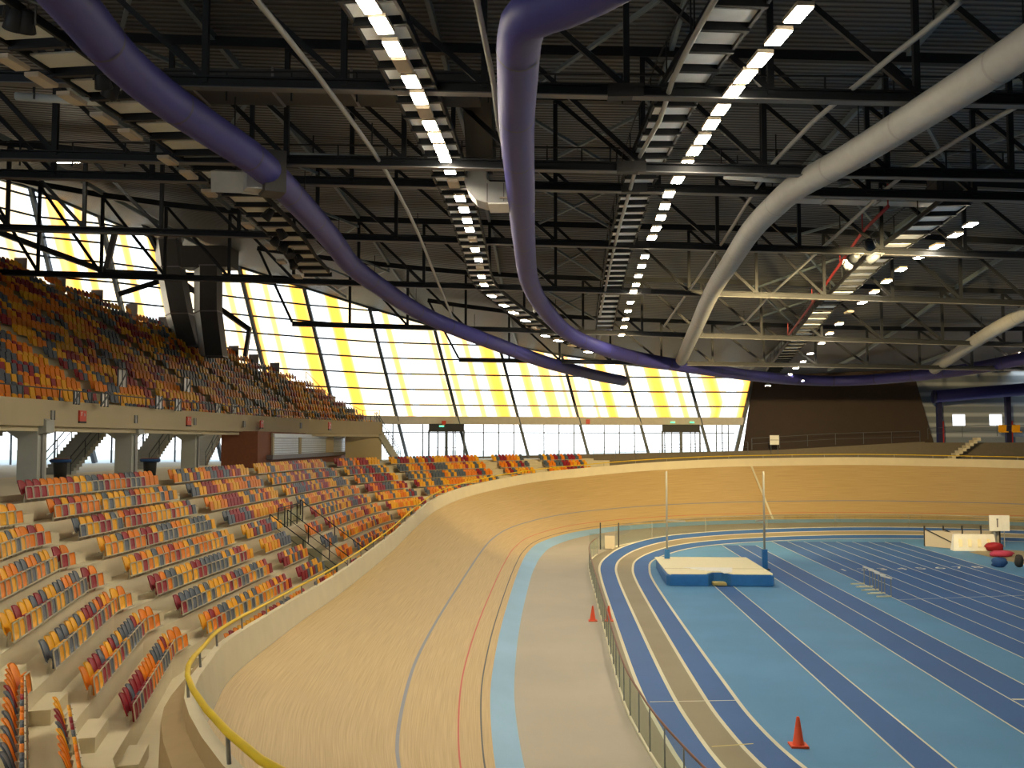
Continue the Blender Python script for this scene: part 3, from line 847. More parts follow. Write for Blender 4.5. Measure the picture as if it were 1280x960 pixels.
# far staircase at the balcony end, descending beside the kiosk
p = on_y(468, 531, 95.2); q = on_y(502, 571, 98)
stair('concrete staircase coming down from the balcony end beside the windows', (q.x, 96.0, 5.95), (p.x, 95.4, 9.5), 1.8, 18, th=1.1)
# litter bins
for px, py, dd, lab in ((75, 597, -24.2, 'dark litter bin with a wide rim beside the widest column'), (187, 604, -20.6, 'dark litter bin with a wide rim behind the top seat row')):
    b_ = on_x(px, py, dd)
    e = empty('litter_bin', lab, 'bin', 'dark litter bins', (b_.x, b_.y, 5.9))
    MB().lathe([(.28, 0), (.33, .75), (.33, .78)]).build('body', 'dark', e, True)
    MB().lathe([(.45, .78), (.5, .86), (.5, .92), (.36, .94)]).build('rim', 'bag_blue', e, True)
    MB().lathe([(.46, .94), (.44, .97)]).build('lid', 'brick', e)
# kiosk with shutters
kx = -19.9
ky0 = on_x(322, 560, kx-.4).y; ky1 = 93.5
ks = empty('kiosk', 'brown kiosk with pale roller shutters under the balcony end', 'kiosk', None, (0, 0, 0))
def kb(px0, px1, z0, z1, depth, mt, nm, dx=0):
    a = on_x(px0, 560, kx+dx).y; b = on_x(px1, 560, kx+dx).y
    return MB().box((kx+dx-depth/2, (a+b)/2, (z0+z1)/2), (depth, b-a, z1-z0)).build(nm, mt, ks)
kb(322, 460, 5.9, 8.4, 2.5, 'brick', 'wall', -.3)
for a, b in ((343, 374), (377, 408), (417, 431)):
    sh = kb(a, b, 6.75, 8.05, .1, 'shutter', 'shutter', -.2)
    mb = MB(); y0_, y1_ = on_x(a, 560, kx-.2).y, on_x(b, 560, kx-.2).y
    for i in range(7): mb.box((kx-.19, (y0_+y1_)/2, 6.85+i*.18), (.03, y1_-y0_, .03))
    mb.build('slat_line', 'counter', sh)
kb(343, 409, 8.02, 8.28, .3, 'shutter', 'shutter_box', -.05); kb(418, 432, 8.02, 8.28, .3, 'shutter', 'shutter_box', -.05)
kb(341, 432, 6.45, 6.75, .6, 'counter', 'counter', .15)
for a, b in ((374, 377), (408, 417), (341, 343)): kb(a, b, 6.7, 8.3, .12, 'concrete_beige', 'pillar', -.15)
kb(446, 451, 5.9, 8.1, .1, 'dark', 'doorway', -.15); kb(452, 462, 5.9, 8.35, .3, 'concrete_beige', 'side_wall', -.1)
# fire hose signs and wall lamps on the fascia
def text_mesh(body, size, name, mt, parent, mw):
    o = text_obj(body, size, name, .004); o.data.materials.clear(); o.data.materials.append(M[mt])
    o.parent = parent; o.matrix_local = mw; return o
FAC = Matrix(((0, 0, 1), (1, 0, 0), (0, 1, 0))).to_4x4()
for px, py, lab in ((103, 520, 'nearest'), (236, 526, 'second nearest'), (327, 530, 'third nearest'), (412, 532, 'farthest')):
    t = on_x(px, py, -21.6); x = ub(t.y)+.28; t = on_x(px, py, x)
    e = empty('red_sign', f'red square sign with a white letter on the balcony fascia, {lab} of the four', 'sign', 'red signs on the balcony fascia', t)
    MB().box((0, 0, 0), (.08, .66, .5)).build('plate', 'red', e)
    MB().box((0, 0, -.29), (.09, .66, .08)).build('lower_strip', 'dark', e)
    text_mesh('F  »', .28, 'lettering', 'whitep', e, Matrix.Translation((.045, 0, .08)) @ FAC)
for i, (px, py) in enumerate(((65, 519), (169, 524), (243, 527), (305, 530), (376, 532))):
    t = on_x(px, py, -21.6); x = ub(t.y)+.26; t = on_x(px, py, x)
    e = empty('wall_lamp', f'small grey wall lamp on the balcony fascia, {ORD[i]} from the camera', 'lamp', 'wall lamps on the fascia', t)
    MB().box((0, 0, 0), (.12, .22, .42)).build('housing', 'pale_pipe', e)
    MB().box((.02, .13, 0), (.1, .05, .42)).build('side_shade', 'dark', e)
# balcony rail and glass/white panels on the upper stand
railing('balcony_rail', 'thin dark railing along the top of the balcony fascia', [(x+.05, y, 9.5) for x, y in UB if y < 94], .55, 'frame', 3.0, (), .03)
for i, (px, py, w_, h_) in enumerate(((152, 476, 16, 28), (233, 486, 15, 26), (95, 497, 9, 15), (130, 500, 12, 15), (198, 503, 13, 15), (222, 506, 12, 14), (272, 511, 11, 12), (292, 511, 10, 11), (298, 496, 14, 12), (347, 517, 12, 11))):
    far_ = i in (0, 1, 8)
    x = -21.6 if not far_ else -24.2
    t = on_x(px, py, x); sc = t.y/FPX
    e = empty('stair_screen', f'pale glazed screen at an upper stand stairway, {ORD[i]} of ten', 'screen', 'pale screens at upper stairways', t)
    wd = w_*sc*1.6; hh = h_*sc
    MB().box((0, 0, 0), (.06, wd*.9, hh)).build('panel', 'shutter' if i % 3 else 'whitep', e)  # opaque pale colour stands in for light reflecting on the glass
    for s_ in (-1, 0, 1): MB().box((.03, s_*wd/2*.95, 0), (.07, .07, hh+.1)).build('frame_post', 'frame', e)
    MB().bar((.05, -wd/2*.9, -hh*.4), (.05, wd/2*.9, hh*.4), .05, .07).build('brace', 'frame', e)
# railing of the far stair top
railing('stair_railing', 'dark railing at the top of the far balcony stair', [(-16.7, 94.2, 9.6), (-18.4, 94.3, 9.6), (-21.6, 93.4, 11.2), (-23.4, 92.6, 13.2)], 1.05, 'frame', 1.5)

# ------------------------------------------------------------------ roof surface
RC = [(-3, -10, 14.2), (-3, 10, 14.2), (-3, 27, 14.2), (-3, 38.5, 14.0), (-3, 49.4, 14.1), (-3, 60, 13.7), (-3, 71, 12.3), (-3, 82, 11.0), (-4.7, 107, 10.4), (13.8, 111, 8.0), (20, 112, 7.35),
      (-44, 79, 21.3), (-37.5, 83, 18.6), (-27, 96, 15.9), (-17.8, 104, 13.6), (-25, 27, 15.2), (-25, 49, 15.4), (-28, 66, 15.6), (-20, 80, 14.0), (-46, 60, 19.5), (-44, 40, 17.5), (-40, 20, 16), (-20, 0, 15),
      (25, 30, 12.9), (25, 50, 12.8), (25, 71, 11.2), (25, 90, 8.6), (30, 110, 7.5), (50, 40, 12), (55, 70, 10.8), (58, 95, 8.6), (45, 110, 7.8), (40, 0, 13), (15, 60, 13.1), (12, 82, 10.2), (40, 85, 9.2), (20, 0, 13.6)]
def tps_fit(P, lam=8.):
    n = len(P); m = n+3; A = [[0.]*m for _ in range(m)]; rhs = [0.]*m
    for i in range(n):
        for j in range(n):
            r2 = ((P[i][0]-P[j][0])**2+(P[i][1]-P[j][1])**2)/400
            A[i][j] = r2*math.log(r2) if r2 > 0 else lam*.01
        A[i][n:] = [1., P[i][0]/20, P[i][1]/20]; rhs[i] = P[i][2]
        for k, v in enumerate((1., P[i][0]/20, P[i][1]/20)): A[n+k][i] = v
    for i in range(m):
        p = max(range(i, m), key=lambda r: abs(A[r][i])); A[i], A[p] = A[p], A[i]; rhs[i], rhs[p] = rhs[p], rhs[i]
        for r in range(i+1, m):
            f = A[r][i]/A[i][i]
            if f:
                for c in range(i, m): A[r][c] -= f*A[i][c]
                rhs[r] -= f*rhs[i]
    w = [0.]*m
    for i in range(m-1, -1, -1): w[i] = (rhs[i]-sum(A[i][c]*w[c] for c in range(i+1, m)))/A[i][i]
    return w
TW = tps_fit(RC)
def roof_h(x, y):
    n = len(RC); h = TW[n]+TW[n+1]*x/20+TW[n+2]*y/20
    for (X, Y, _), w in zip(RC, TW):
        r2 = ((x-X)**2+(y-Y)**2)/400
        if r2 > 0: h += w*r2*math.log(r2)
    return h
def roof_z(x, y): return CAM.z+roof_h(x, y)
FP = [(-36, -14), (-37, 8), (-40, 24), (-44, 42), (-46.5, 60), (-46, 72), (-44, 78.3), (-37.5, 83.5), (-27, 96), (-17.8, 103.7), (-8, 107), (0, 108.8), (10, 111), (21.5, 112.3), (25, 112.7)]
poly = FP+[(30, 113), (46, 112), (60, 102), (66, 80), (66, -14)]
def inside(x, y, P):
    r = False; j = len(P)-1
    for i in range(len(P)):
        if (P[i][1] > y) != (P[j][1] > y) and x < (P[j][0]-P[i][0])*(y-P[i][1])/(P[j][1]-P[i][1])+P[i][0]: r = not r
        j = i
    return r
mb = MB(); st = 2.0
xs = [-60+st*i for i in range(65)]; ys = [-16+st*i for i in range(68)]
pid = {}
def near_in(x, y):
    return any(inside(x+dx, y+dy, poly) for dx in (-1.2, 0, 1.2) for dy in (-1.2, 0, 1.2))
for x in xs:
    for y in ys:
        if near_in(x+st/2, y+st/2):
            ids = []
            for dx, dy in ((0, 0), (0, st), (st, st), (st, 0)):
                k_ = (x+dx, y+dy)
                if k_ not in pid:
                    pid[k_] = len(mb.v); mb.v.append((k_[0], k_[1], roof_z(*k_)))
                ids.append(pid[k_])
            mb.f.append(ids); mb.mi.append(0)
struct(mb.build('ceiling', 'deck', None, True))

# ------------------------------------------------------------------ glazed facade
fpl = [V(p) for p in FP]
def facade_hit(xr):
    for i in range(len(fpl)-1, 0, -1):
        a, b = fpl[i-1], fpl[i]
        fa, fb = a.x-xr*a.y, b.x-xr*b.y
        if fa*fb <= 0 and b.y > 60:
            t = fa/(fa-fb); return a.lerp(b, t), (b-a).normalized()
mxs = [75, 157, 240, 322, 399, 476, 552, 628, 703, 778, 853, 945]
ms = []
for (x, y) in ((-37, 6), (-39.2, 20), (-42, 33), (-44.6, 45), (-46.5, 58), (-46.2, 70)): ms.append((V((x, y)), V((0, 1)), .0))
for mx_ in mxs:
    xr = (mx_-695)/FPX; p, t = facade_hit(xr)
    zr = CAM.z+(552-450)*p.y/FPX
    ln = -.27/max(.25, (t.x-t.y*xr)) if mx_ < 920 else .25
    ms.append((p-t*ln*(zr-6) if 0 else p, t, ln, zr))
def mull(i, z):
    m_ = ms[i]; p, t, ln = m_[0], m_[1], m_[2]; zr = m_[3] if len(m_) > 3 else 8
    q = p+t*(ln*(z-zr)); return V((q.x, q.y, z))
def mull_top(i):
    z = 20.
    for _ in range(12):
        p = mull(i, z); z = .5*z+.5*(roof_z(p.x, p.y)-.05)
    return z
LED = 9.95
NM = len(ms)
tops = [mull_top(i) for i in range(NM)]
for i in range(4):  # unseen bays, made solid to keep daylight off the upper seats
    a0, b0, at_, bt = mull(i, 5.4), mull(i+1, 5.4), mull(i, tops[i]+.5), mull(i+1, tops[i+1]+.5)
    o_ = V((-.3, 0, 0)); struct(MB().quad(a0, b0, bt, at_).quad(a0+o_, at_+o_, bt+o_, b0+o_).build('wall_left', 'concrete_grey'))
for i in range(4, NM-1):
    w = struct(bpy.data.objects.new(f'window_{i-3}', None)); COL.objects.link(w)
    a0, b0 = mull(i, 5.9), mull(i+1, 5.9); al, bl = mull(i, LED), mull(i+1, LED); at_, bt = mull(i, tops[i]), mull(i+1, tops[i+1])
    vis_ = i >= 5
    struct(MB().quad(al, bl, bt, at_, [(i, 0), (i+1, 0), (i+1.0, tops[i+1]*.1), (i, tops[i]*.1)]).build('window_film', 'film', w))
    struct(MB().quad(a0, b0, bl, al).build('window_pane', 'pane_low', w))
    big = .5
    mt_ = MB().bar(mull(i, 5.9), at_+V((0, 0, .3)), .30, big, (0, 1, 0))
    struct(mt_.build('window_mullion', 'frame', w))
    mb = MB(); z = LED+1.62
    zz = max(tops[i], tops[i+1])
    while z < zz:
        # clip to the sloping head
        ta, tb = 0., 1.
        if z > tops[i] and z < tops[i+1]: ta = (z-tops[i])/(tops[i+1]-tops[i])
        if z > tops[i+1] and z < tops[i]: tb = (tops[i]-z)/(tops[i]-tops[i+1])
        pa, pb = mull(i, z), mull(i+1, z)
        mb.bar(pa.lerp(pb, ta), pa.lerp(pb, tb), .12, .15); z += 1.62
    mb.bar(at_, bt, .3, .3)
    struct(mb.build('window_transom', 'frame', w))
    struct(MB().bar(al, bl, .5, .85).build('window_ledge', 'ledge', w))
    if vis_:
        mb = MB(); n = 4
        for k in range(1, n): mb.bar(a0.lerp(b0, k/n), V((*a0.lerp(b0, k/n).xy, LED-.3)), .12, .12, (0, 1, 0))
        mb.bar(V((*a0.xy, 8.65)), V((*b0.xy, 8.65)), .11, .11)
        struct(mb.build('window_glazing_bar', 'frame', w))
i = NM-1
ew = struct(MB().bar(mull(i, 5.9), mull(i, tops[i]), .4, .5, (0, 1, 0)).build('window_end_mullion', 'frame'))
# entrance doors
for n_, (xa, xb, yt, lab) in enumerate(((536, 580, 531, ''), (828, 875, 529, ''))):
    yd = facade_hit(((xa+xb)/2-695)/FPX)[0].y-.45
    a, b = on_y(xa, 560, yd), on_y(xb, 560, yd); cx = (a.x+b.x)/2; wd = b.x-a.x
    d = struct(bpy.data.objects.new(f'door_{n_+1}', None)); COL.objects.link(d); d.location = (cx, yd, 5.9)
    struct(MB().box((0, 0, 3.25), (wd, .3, .85)).build('door_header', 'dark', d))
    struct(MB().box((-wd/2, 0, 1.5), (.16, .2, 3.0)).box((wd/2, 0, 1.5), (.16, .2, 3)).box((0, 0, 1.45), (.3, .2, 2.9)).box((0, 0, .06), (wd, .2, .12)).build('door_frame', 'frame', d))
    for s_ in (-1, 1):
        lf = struct(MB().box((s_*wd*.25, -.02, 1.45), (.1, .1, 2.8)).box((s_*wd*.25, -.02, 1.15), (wd*.44, .06, .05)).build('door_leaf', 'frame', d))
for k_, (px, py, w_) in enumerate(((552, 533, .0), (575, 532, 0), (841, 528, 0), (865, 528, 0))):
    yd = facade_hit((px-695)/FPX)[0].y-.75; t = on_y(px, py, yd)
    e = empty('exit_sign', ['green exit sign over the doors nearer the balcony, its inner side', 'green exit sign over the balcony-side doors, away from the balcony', 'green exit sign over the doors by the dark wall, its balcony side', 'green exit sign over those doors, closest to the dark wall'][k_], 'sign', 'green exit signs', t)
    MB().box((0, 0, 0), (.5, .1, .11)).build('lit_face', 'exit', e)
    MB().box((0, .06, .12), (.55, .1, .07)).build('housing', 'whitep', e)
for px, py, lab in ((555, 529, 'small red alarm box on the ledge above the balcony-side doors'), (735, 527, 'small red alarm box on the ledge between the two entrances')):
    yd = facade_hit((px-695)/FPX)[0].y-.4; t = on_y(px, py, yd)
    tag(MB().box((0, 0, 0), (.42, .2, .5)).box((0, -.1, 0), (.3, .04, .3)).build('alarm_box', 'red', None, False, t), lab, 'alarm', 'red alarm boxes')

# ------------------------------------------------------------------ dark end wall and the corrugated right wall
mb = MB()
a = on_y(927, 556, 111.4); b = on_y(1168, 556, 108.5); c = on_y(1143, 470, 108.8); d = on_y(943, 462, 111.8)
c.z = roof_z(c.x, c.y)+.2; d.z = roof_z(d.x, d.y)+.2; a.z = 5.6
cc = on_y(1138, 452, 108.8); dd = on_y(945, 452, 111.8)
mb.add([a, b, V((cc.x, cc.y, max(c.z, cc.z))), V((dd.x, dd.y, max(d.z, dd.z)))], [[0, 1, 2, 3]])
o = len(mb.v); mb.add([v+V((0, .4, 0)) for v in (a, b, V((cc.x, cc.y, max(c.z, cc.z))), V((dd.x, dd.y, max(d.z, dd.z))))], [[3, 2, 1, 0]])
struct(mb.build('wall_end', 'darkwall'))
def wall_corr():
    m, n, l, b = nt('horizontal_corrugated_cladding')
    tc = n.new('ShaderNodeTexCoord'); w = n.new('ShaderNodeTexWave'); w.bands_direction = 'Z'; w.inputs['Scale'].default_value = .28
    l.new(tc.outputs['Object'], w.inputs['Vector'])
    rp = n.new('ShaderNodeValToRGB'); l.new(w.outputs['Fac'], rp.inputs[0])
    rp.color_ramp.elements[0].position = .5; rp.color_ramp.elements[0].color = (.22, .25, .27, 1); rp.color_ramp.elements[1].position = .95; rp.color_ramp.elements[1].color = (.5, .53, .54, 1)  # light and dark bands paint the shading of the corrugations
    l.new(rp.outputs[0], b.inputs['Base Color']); b.inputs['Roughness'].default_value = .5
    return m
M['corr'] = wall_corr()
wy = 112.0
wins = [on_y(1191, 532, wy), on_y(1206, 518, wy), on_y(1237, 531, wy), on_y(1252, 517, wy)]
x0_, x1_, x2_, x3_ = wins[0].x, wins[1].x, wins[2].x, wins[3].x; zA, zB = wins[0].z, wins[1].z
mb = MB(); XL, XR, zt, zb = 33., 72., 22., 5.0
def wq(xa, xb, za, zb_): mb.quad((xa, wy, za), (xb, wy, za), (xb, wy, zb_), (xa, wy, zb_))
wq(XL, XR, zb, zA); wq(XL, XR, zB, zt); wq(XL, x0_, zA, zB); wq(x1_, x2_, zA, zB); wq(x3_, XR, zA, zB)
struct(mb.build('wall_far', 'corr'))
for k_, (xa, xb) in enumerate(((x0_, x1_), (x2_, x3_))):
    w = struct(MB().quad((xa, wy+.05, zA), (xb, wy+.05, zA), (xb, wy+.05, zB), (xa, wy+.05, zB)).build(f'window_{NM-4+k_}', 'pane_low'))
struct(MB().box((66.2, 48, 10), (.4, 130, 24)).build('wall_right', 'darkwall'))
struct(MB().box((14, -14.4, 10), (106, .4, 24)).build('wall_back', 'concrete_grey'))
# blue steel columns and the short purple duct by that wall
for px, y0_, y1_, lab in ((1176, 552, 488, 'dark blue steel column with a red edge beside the sloping wall'), (1262, 548, 488, 'dark blue steel column behind the orange seats')):
    a = on_y(px, 545, 109.5)
    c = empty('steel_column', lab, 'column', 'blue steel columns at the far corner', (a.x, a.y, 5.9))
    MB().box((-.12, 0, 3.6), (.5, .5, 7.2)).build('shaft', 'purple_dark', c)
    MB().box((.22, 0, 2.0), (.14, .4, 4.0)).build('red_edge', 'red_pipe', c)
    for s_ in (-.2, .2): MB().box((-.1, s_, .05), (.8, .2, .1)).build('base_plate', 'steel', c)
pts = [on_y(1167, 496, 108.2), on_y(1225, 491, 108.0), on_y(1300, 485, 107.5)]
du = empty('air_duct', 'short straight purple air duct crossing the blue columns', 'duct', 'round air ducts')
MB().tube(pts, .66, 14).build('duct_tube', 'purple', du, True)
MB().tube([pts[0]+V((-.05, 0, 0)), pts[0]+V((.15, 0, 0))], .7, 14).build('end_cap', 'purple_dark', du, True)
# concrete back wall, far stand and steps at right
yb_ = 108.0
a = on_y(930, 566, yb_); b = on_y(1156, 552, yb_)
struct(MB().add([(a.x-35, yb_+.2, 5.0), (b.x, yb_, 5.0), (b.x, yb_, b.z), (on_y(960, 563, yb_).x, yb_+.1, on_y(960, 563, yb_).z), (a.x-35, yb_+.2, 5.95)], [[0, 1, 2, 3, 4]]).build('wall_low', 'low_wall'))
struct(MB().box((61.7, yb_+.6, 5.9), (46.2, .4, 3.4)).build('wall_stand', 'low_wall'))
p = on_y(1183, 576, 106.5); q = on_y(1223, 547, 106.5)
stair('pale concrete stair with dark sides climbing at the far corner', (p.x, 105.9, p.z), (q.x, 105.9, q.z), 1.2, 9, 'concrete', 'corner_stair', False)
for i, px in enumerate((1253, 1270)):
    t = on_y(px, 537, 108.3)
    s_ = empty('orange_seat', ['orange seat beside the blue column at the far corner', 'orange seat nearest the right picture edge'][i], 'seat', 'orange seats at the far corner', (t.x, t.y, t.z-.6))
    MB().box((0, 0, .75), (.8, .12, .7), 0, .2).build('backrest', 'amber', s_)
    MB().box((0, -.3, .35), (.75, .6, .12)).build('seat_pan', 'amber', s_)
railing('wall_railing', 'thin dark railing in front of the dark end wall', [on_y(940, 562, 107.6), on_y(1040, 556, 107.6), on_y(1150, 553, 107.6)], 1.2, 'frame', 2.6)
railing('wall_railing', 'thin railing before the corrugated wall at the far corner', [on_y(1160, 549, 108.4), on_y(1225, 545, 108.4), on_y(1290, 545, 108.4)], 1.15, 'frame', 3)
railing('concourse_railing', 'thin railing on the concourse in front of the glass entrance', [on_y(742, 574, 106.6), on_y(830, 570, 106.9), on_y(935, 566, 107.2)], 1.15, 'frame', 2.2)
t = on_y(968, 550, 107.3)
e = empty('notice_board', 'small white notice on the railing before the dark wall', 'sign', None, t)
MB().box((0, 0, 0), (.95, .05, 1.0)).build('board', 'whitep', e); MB().box((0, -.03, .0), (.9, .02, .05)).build('dark_line', 'counter', e)
for x in (-.35, .35): MB().box((x, .05, -1.2), (.05, .05, 1.6)).build('stand_leg', 'frame', e)

# ------------------------------------------------------------------ roof trusses
TRS = [('nearest', 27.65, 10.46, 9.38, (-15.4, 12.9), -26, 34), ('second', 34.0, 10.1, 8.95, (-18.9, 15.9), -30, 36), ('third', 38.5, 10.66, 9.3, (-21.4, 18), -32, 40), ('fourth', 49.4, 10.9, 9.05, (-27.5, 23), -36, 44),
       ('fifth', 60, 10.2, 8.16, (-27, 28), -40, 48), ('sixth', 71, 8.46, 7.1, (-18, 22), -19, 48), ('seventh', 82, 6.75, 6.0, (-8, 30), -8, 46)]
for nm, Y, hl, hr, (xl, xr_), xa, xb in TRS:
    root = empty('roof_truss', f'dark steel roof truss spanning the hall, {nm} from the camera', 'truss', 'roof trusses')
    zb_ = lambda x: CAM.z+hl+(hr-hl)*(x-xl)/(xr_-xl)
    ztp = lambda x: max(roof_z(x, Y)-.45, zb_(x)+.7)
    n = int((xb-xa)/4); X = [xa+(xb-xa)*i/n for i in range(n+1)]
    c = MB()
    p, q = V((xa, Y, zb_(xa))), V((xb, Y, zb_(xb)))
    c.bar(p, q, .08, .30); c.bar(p+V((0, 0, .14)), q+V((0, 0, .14)), .32, .05); 
    c.build('bottom_chord', 'steel', root)
    MB().bar(p+V((0, 0, -.165)), q+V((0, 0, -.165)), .34, .035).build('lower_flange', 'flange', root)
    c = MB()
    for a, b in zip(X[:-1], X[1:]): c.bar((a, Y, ztp(a)), (b, Y, ztp(b)), .3, .34)
    if nm in ('sixth', 'seventh'): c.bar((xa-2.6, Y, ztp(xa-2.6)), (xa, Y, ztp(xa)), .3, .34)
    c.build('top_chord', 'steel', root)
    for a in (X if nm not in ('sixth', 'seventh') else X[1:]): MB().bar((a, Y, zb_(a)), (a, Y, ztp(a)), .17, .17).build('web_post', 'steel', root)
    for a, b in (zip(X[:-1], X[1:]) if nm not in ('sixth', 'seventh') else [(xa-2.5, xa)]+list(zip(X[1:-1], X[2:]))): MB().bar((a, Y, ztp(a)-.1), (b, Y, zb_(b)+.1), .16, .16).build('web_diagonal', 'steel', root)
    if Y < 62:
        xs_ = 3.0+.1*(Y-38); MB().box((xs_, Y, zb_(xs_)), (1.0, .37, .38)).build('splice_plate', 'dark', root)
# purlins along the hall and bracing between the trusses
for i, x in enumerate((-28, -20, -12, -4, 4, 12, 20, 28, 36, 44)):
    mb = MB(); yy = [10, 27.65, 38.5, 49.4, 60, 71, 82, 94, 104]
    yy = [y for y in yy if inside(x, y+2, poly)]
    for a, b in zip(yy[:-1], yy[1:]): mb.bar((x, a, roof_z(x, a)-.3), (x, b, roof_z(x, b)-.3), .16, .26)
    tag(mb.build('roof_purlin', 'steel_blue'), f'blue grey purlin running lengthwise under the roof deck, {ORD[i]} from the windows', 'beam', 'roof purlins')
ty = [27.65, 38.5, 49.4, 60, 71, 82]
for bi, (ya, yb) in enumerate(zip(ty[:-1], ty[1:])):
    for xi, x in enumerate((-18, -2, 14)):
        br_ = MB(); 
        br_.bar((x, ya, roof_z(x, ya)-.7), (x+6, yb, roof_z(x+6, yb)-.9), .13, .13).bar((x+6, ya, roof_z(x+6, ya)-.7), (x, yb, roof_z(x, yb)-.9), .13, .13)
        tag(br_.build('cross_brace', 'steel_blue'), f"crossed roof bracing in the {ORD[bi]} bay from the camera, {['window side', 'middle', 'far side from windows'][xi]}", 'brace', 'crossed roof braces')
# lengthwise pale pipes hanging at the lower chords
def hb(y): return lerp_tab([0, 50, 60, 71, 82, 100], [9.75, 9.75, 9.1, 7.7, 6.6, 6.4], y)
PIP = [([(300, -30), (325, 5), (395, 92), (465, 187), (497, 240), (522, 290), (547, 352), (566, 398)], 'straight pale pipe between the purple corner duct and the lamp row'),
       ([(592, -20), (608, 60), (617, 105), (622, 150), (631, 190), (640, 240), (650, 300), (660, 350), (668, 390)], 'pale pipe running beside the central purple duct'),
       ([(905, -20), (868, 45), (840, 102), (825, 150), (800, 195), (787, 240), (770, 300), (757, 360), (750, 395)], 'pale pipe beside the white panels of the central lamp row'),
       ([(1200, 2), (1167, 30), (1064, 112), (970, 200), (905, 300), (862, 362), (830, 408)], 'pale pipe between the central lamps and white duct'),
       ([(1330, 88), (1280, 128), (1140, 210), (1050, 290), (960, 372), (930, 405)], 'pale pipe over the far side of the infield')]
for pts, lab in PIP:
    q = [on_h(x, y, hb) for x, y in pts]
    e = empty('roof_pipe', lab, 'pipe', 'pale lengthwise pipes')
    MB().tube(catmull(q, 3), .075, 8).build('pipe_run', 'pale_pipe', e, True)
    for c in q[1::2]: MB().bar(c, c+V((0, 0, .9)), .04, .04).build('hanger', 'steel', e)
# red sprinkler pipe
q = [on_h(x, y, lambda Y: hb(Y)+.6) for x, y in ((1110, 258), (1078, 290), (1050, 330), (1015, 380), (985, 420))]
e = empty('sprinkler_pipe', 'dark red sprinkler pipe under the dark part of the roof', 'pipe')
MB().tube(q, .08, 8).build('pipe_run', 'red_pipe', e, True)
for c in q: MB().bar(c, c+V((0, 0, 1.0)), .05, .05).build('hanger', 'red_pipe', e)
# catwalk railings standing on the second and third trusses
for Y, hl, hr, nm in ((36.0, 10.7, 9.6, 'second'), (29.5, 11.0, 9.9, 'nearest')):
    railing('catwalk_railing', f'black catwalk railing behind the {nm} truss', [(-24, Y, CAM.z+hl-.3), (22, Y, CAM.z+hr-.3)], .9, 'steel', 2.0, (.55,), .03)
# crosswise service pipes; pale colour stands in for window reflections on shiny metal
for (pa, pb, Y, rr, lab) in (((330, 193), (640, 205), 36.9, .12, 'shiny round pipe crossing between the corner duct and central duct'), ((655, 207), (800, 214), 36.9, .13, 'shiny round pipe crossing beside the central purple duct'), ((905, 220), (990, 226), 36.9, .12, 'shiny round pipe running towards the rectangular duct'), ((20, 120*1.0), (130, 128), 31., .13, 'shiny round pipe at the dark upper corner')):
    a, b = on_y(*pa, Y), on_y(*pb, Y)
    e = empty('service_pipe', lab, 'pipe', 'shiny crosswise pipes')
    MB().tube([a, b], rr, 10).build('pipe_run', 'shutter', e, True)
    for t in (.2, .5, .8):
        c = a.lerp(b, t); MB().bar(c, c+V((0, 0, .8)), .05, .05).build('hanger', 'steel', e)

# ------------------------------------------------------------------ round ducts
def duct(lab, pts, r, mt, seam, hf=h_duct, every=4):
    q = [on_h(x, y, hf) for x, y in pts]
    c = catmull(q, .8)
    e = empty('air_duct', lab, 'duct', 'round air ducts')
    MB().tube(c, r, 20).build('duct_tube', mt, e, True)
    L = 0
    for i in range(1, len(c)-1):
        L += (c[i]-c[i-1]).length
        if L > every:
            L = 0; d = (c[i+1]-c[i-1]).normalized()
            MB().tube([c[i]-d*.05, c[i]+d*.05], r*1.03, 20, False).build('seam_band', seam, e, True)
        if i % 9 == 4 and c[i].y < 75:
            MB().bar(c[i]+V((0, 0, r*.8)), c[i]+V((0, 0, r+1.0)), .03, .03).build('hanger', 'steel', e)
    return e
duct('thick purple air duct curving down past the upper stand windows', [(20, -80), (60, -30), (105, 22), (150, 75), (200, 118), (260, 160), (325, 205), (375, 255), (415, 300), (440, 332), (480, 362), (520, 388), (560, 407), (620, 430), (680, 452), (740, 468), (779, 476)], .50, 'purple', 'purple_dark')
duct('central purple air duct that turns and rings the far bend', [(790, -40), (745, -14), (700, 6), (662, 20), (650, 45), (647, 100), (646, 160), (651, 240), (655, 300), (662, 352), (680, 385), (707, 414), (740, 431), (790, 446), (850, 457), (920, 467), (985, 474), (1050, 476), (1120, 472), (1200, 463), (1280, 448), (1340, 432)], .51, 'purple', 'purple_dark')
duct('large pale air duct sweeping down from the upper corner to the ring', [(1400, -25), (1280, 60), (1190, 118), (1060, 198), (1000, 231), (972, 254), (940, 287), (915, 325), (890, 365), (872, 405), (852, 450)], .46, 'white_duct', 'white_seam')
duct('shorter pale air duct ending above the corrugated wall', [(1380, 338), (1330, 365), (1280, 392), (1230, 420), (1168, 461)], .45, 'white_duct', 'white_seam')
# rectangular ducts and connectors
a = on_y(962, 243, 46.); b = on_y(1166, 249, 46.)
e = empty('rectangular_duct', 'long galvanised rectangular duct crossing under the pale round duct', 'duct')
MB().bar(a, b, .9, .55).build('duct_body', 'galv', e)
for t in (.0, .33, .66, 1.): c = a.lerp(b, t); MB().box(c, (.06, .96, .62)).build('flange', 'pale_pipe', e)
c = on_y(1184, 236, 46.3); MB().box(c, (1.4, 1.2, 1.5)).build('fan_box', 'galv_dark', e)
MB().bar(b+V((.1, -.1, -.28)), b+V((1.4, -.1, .35)), .9, .06).build('elbow', 'galv', e)
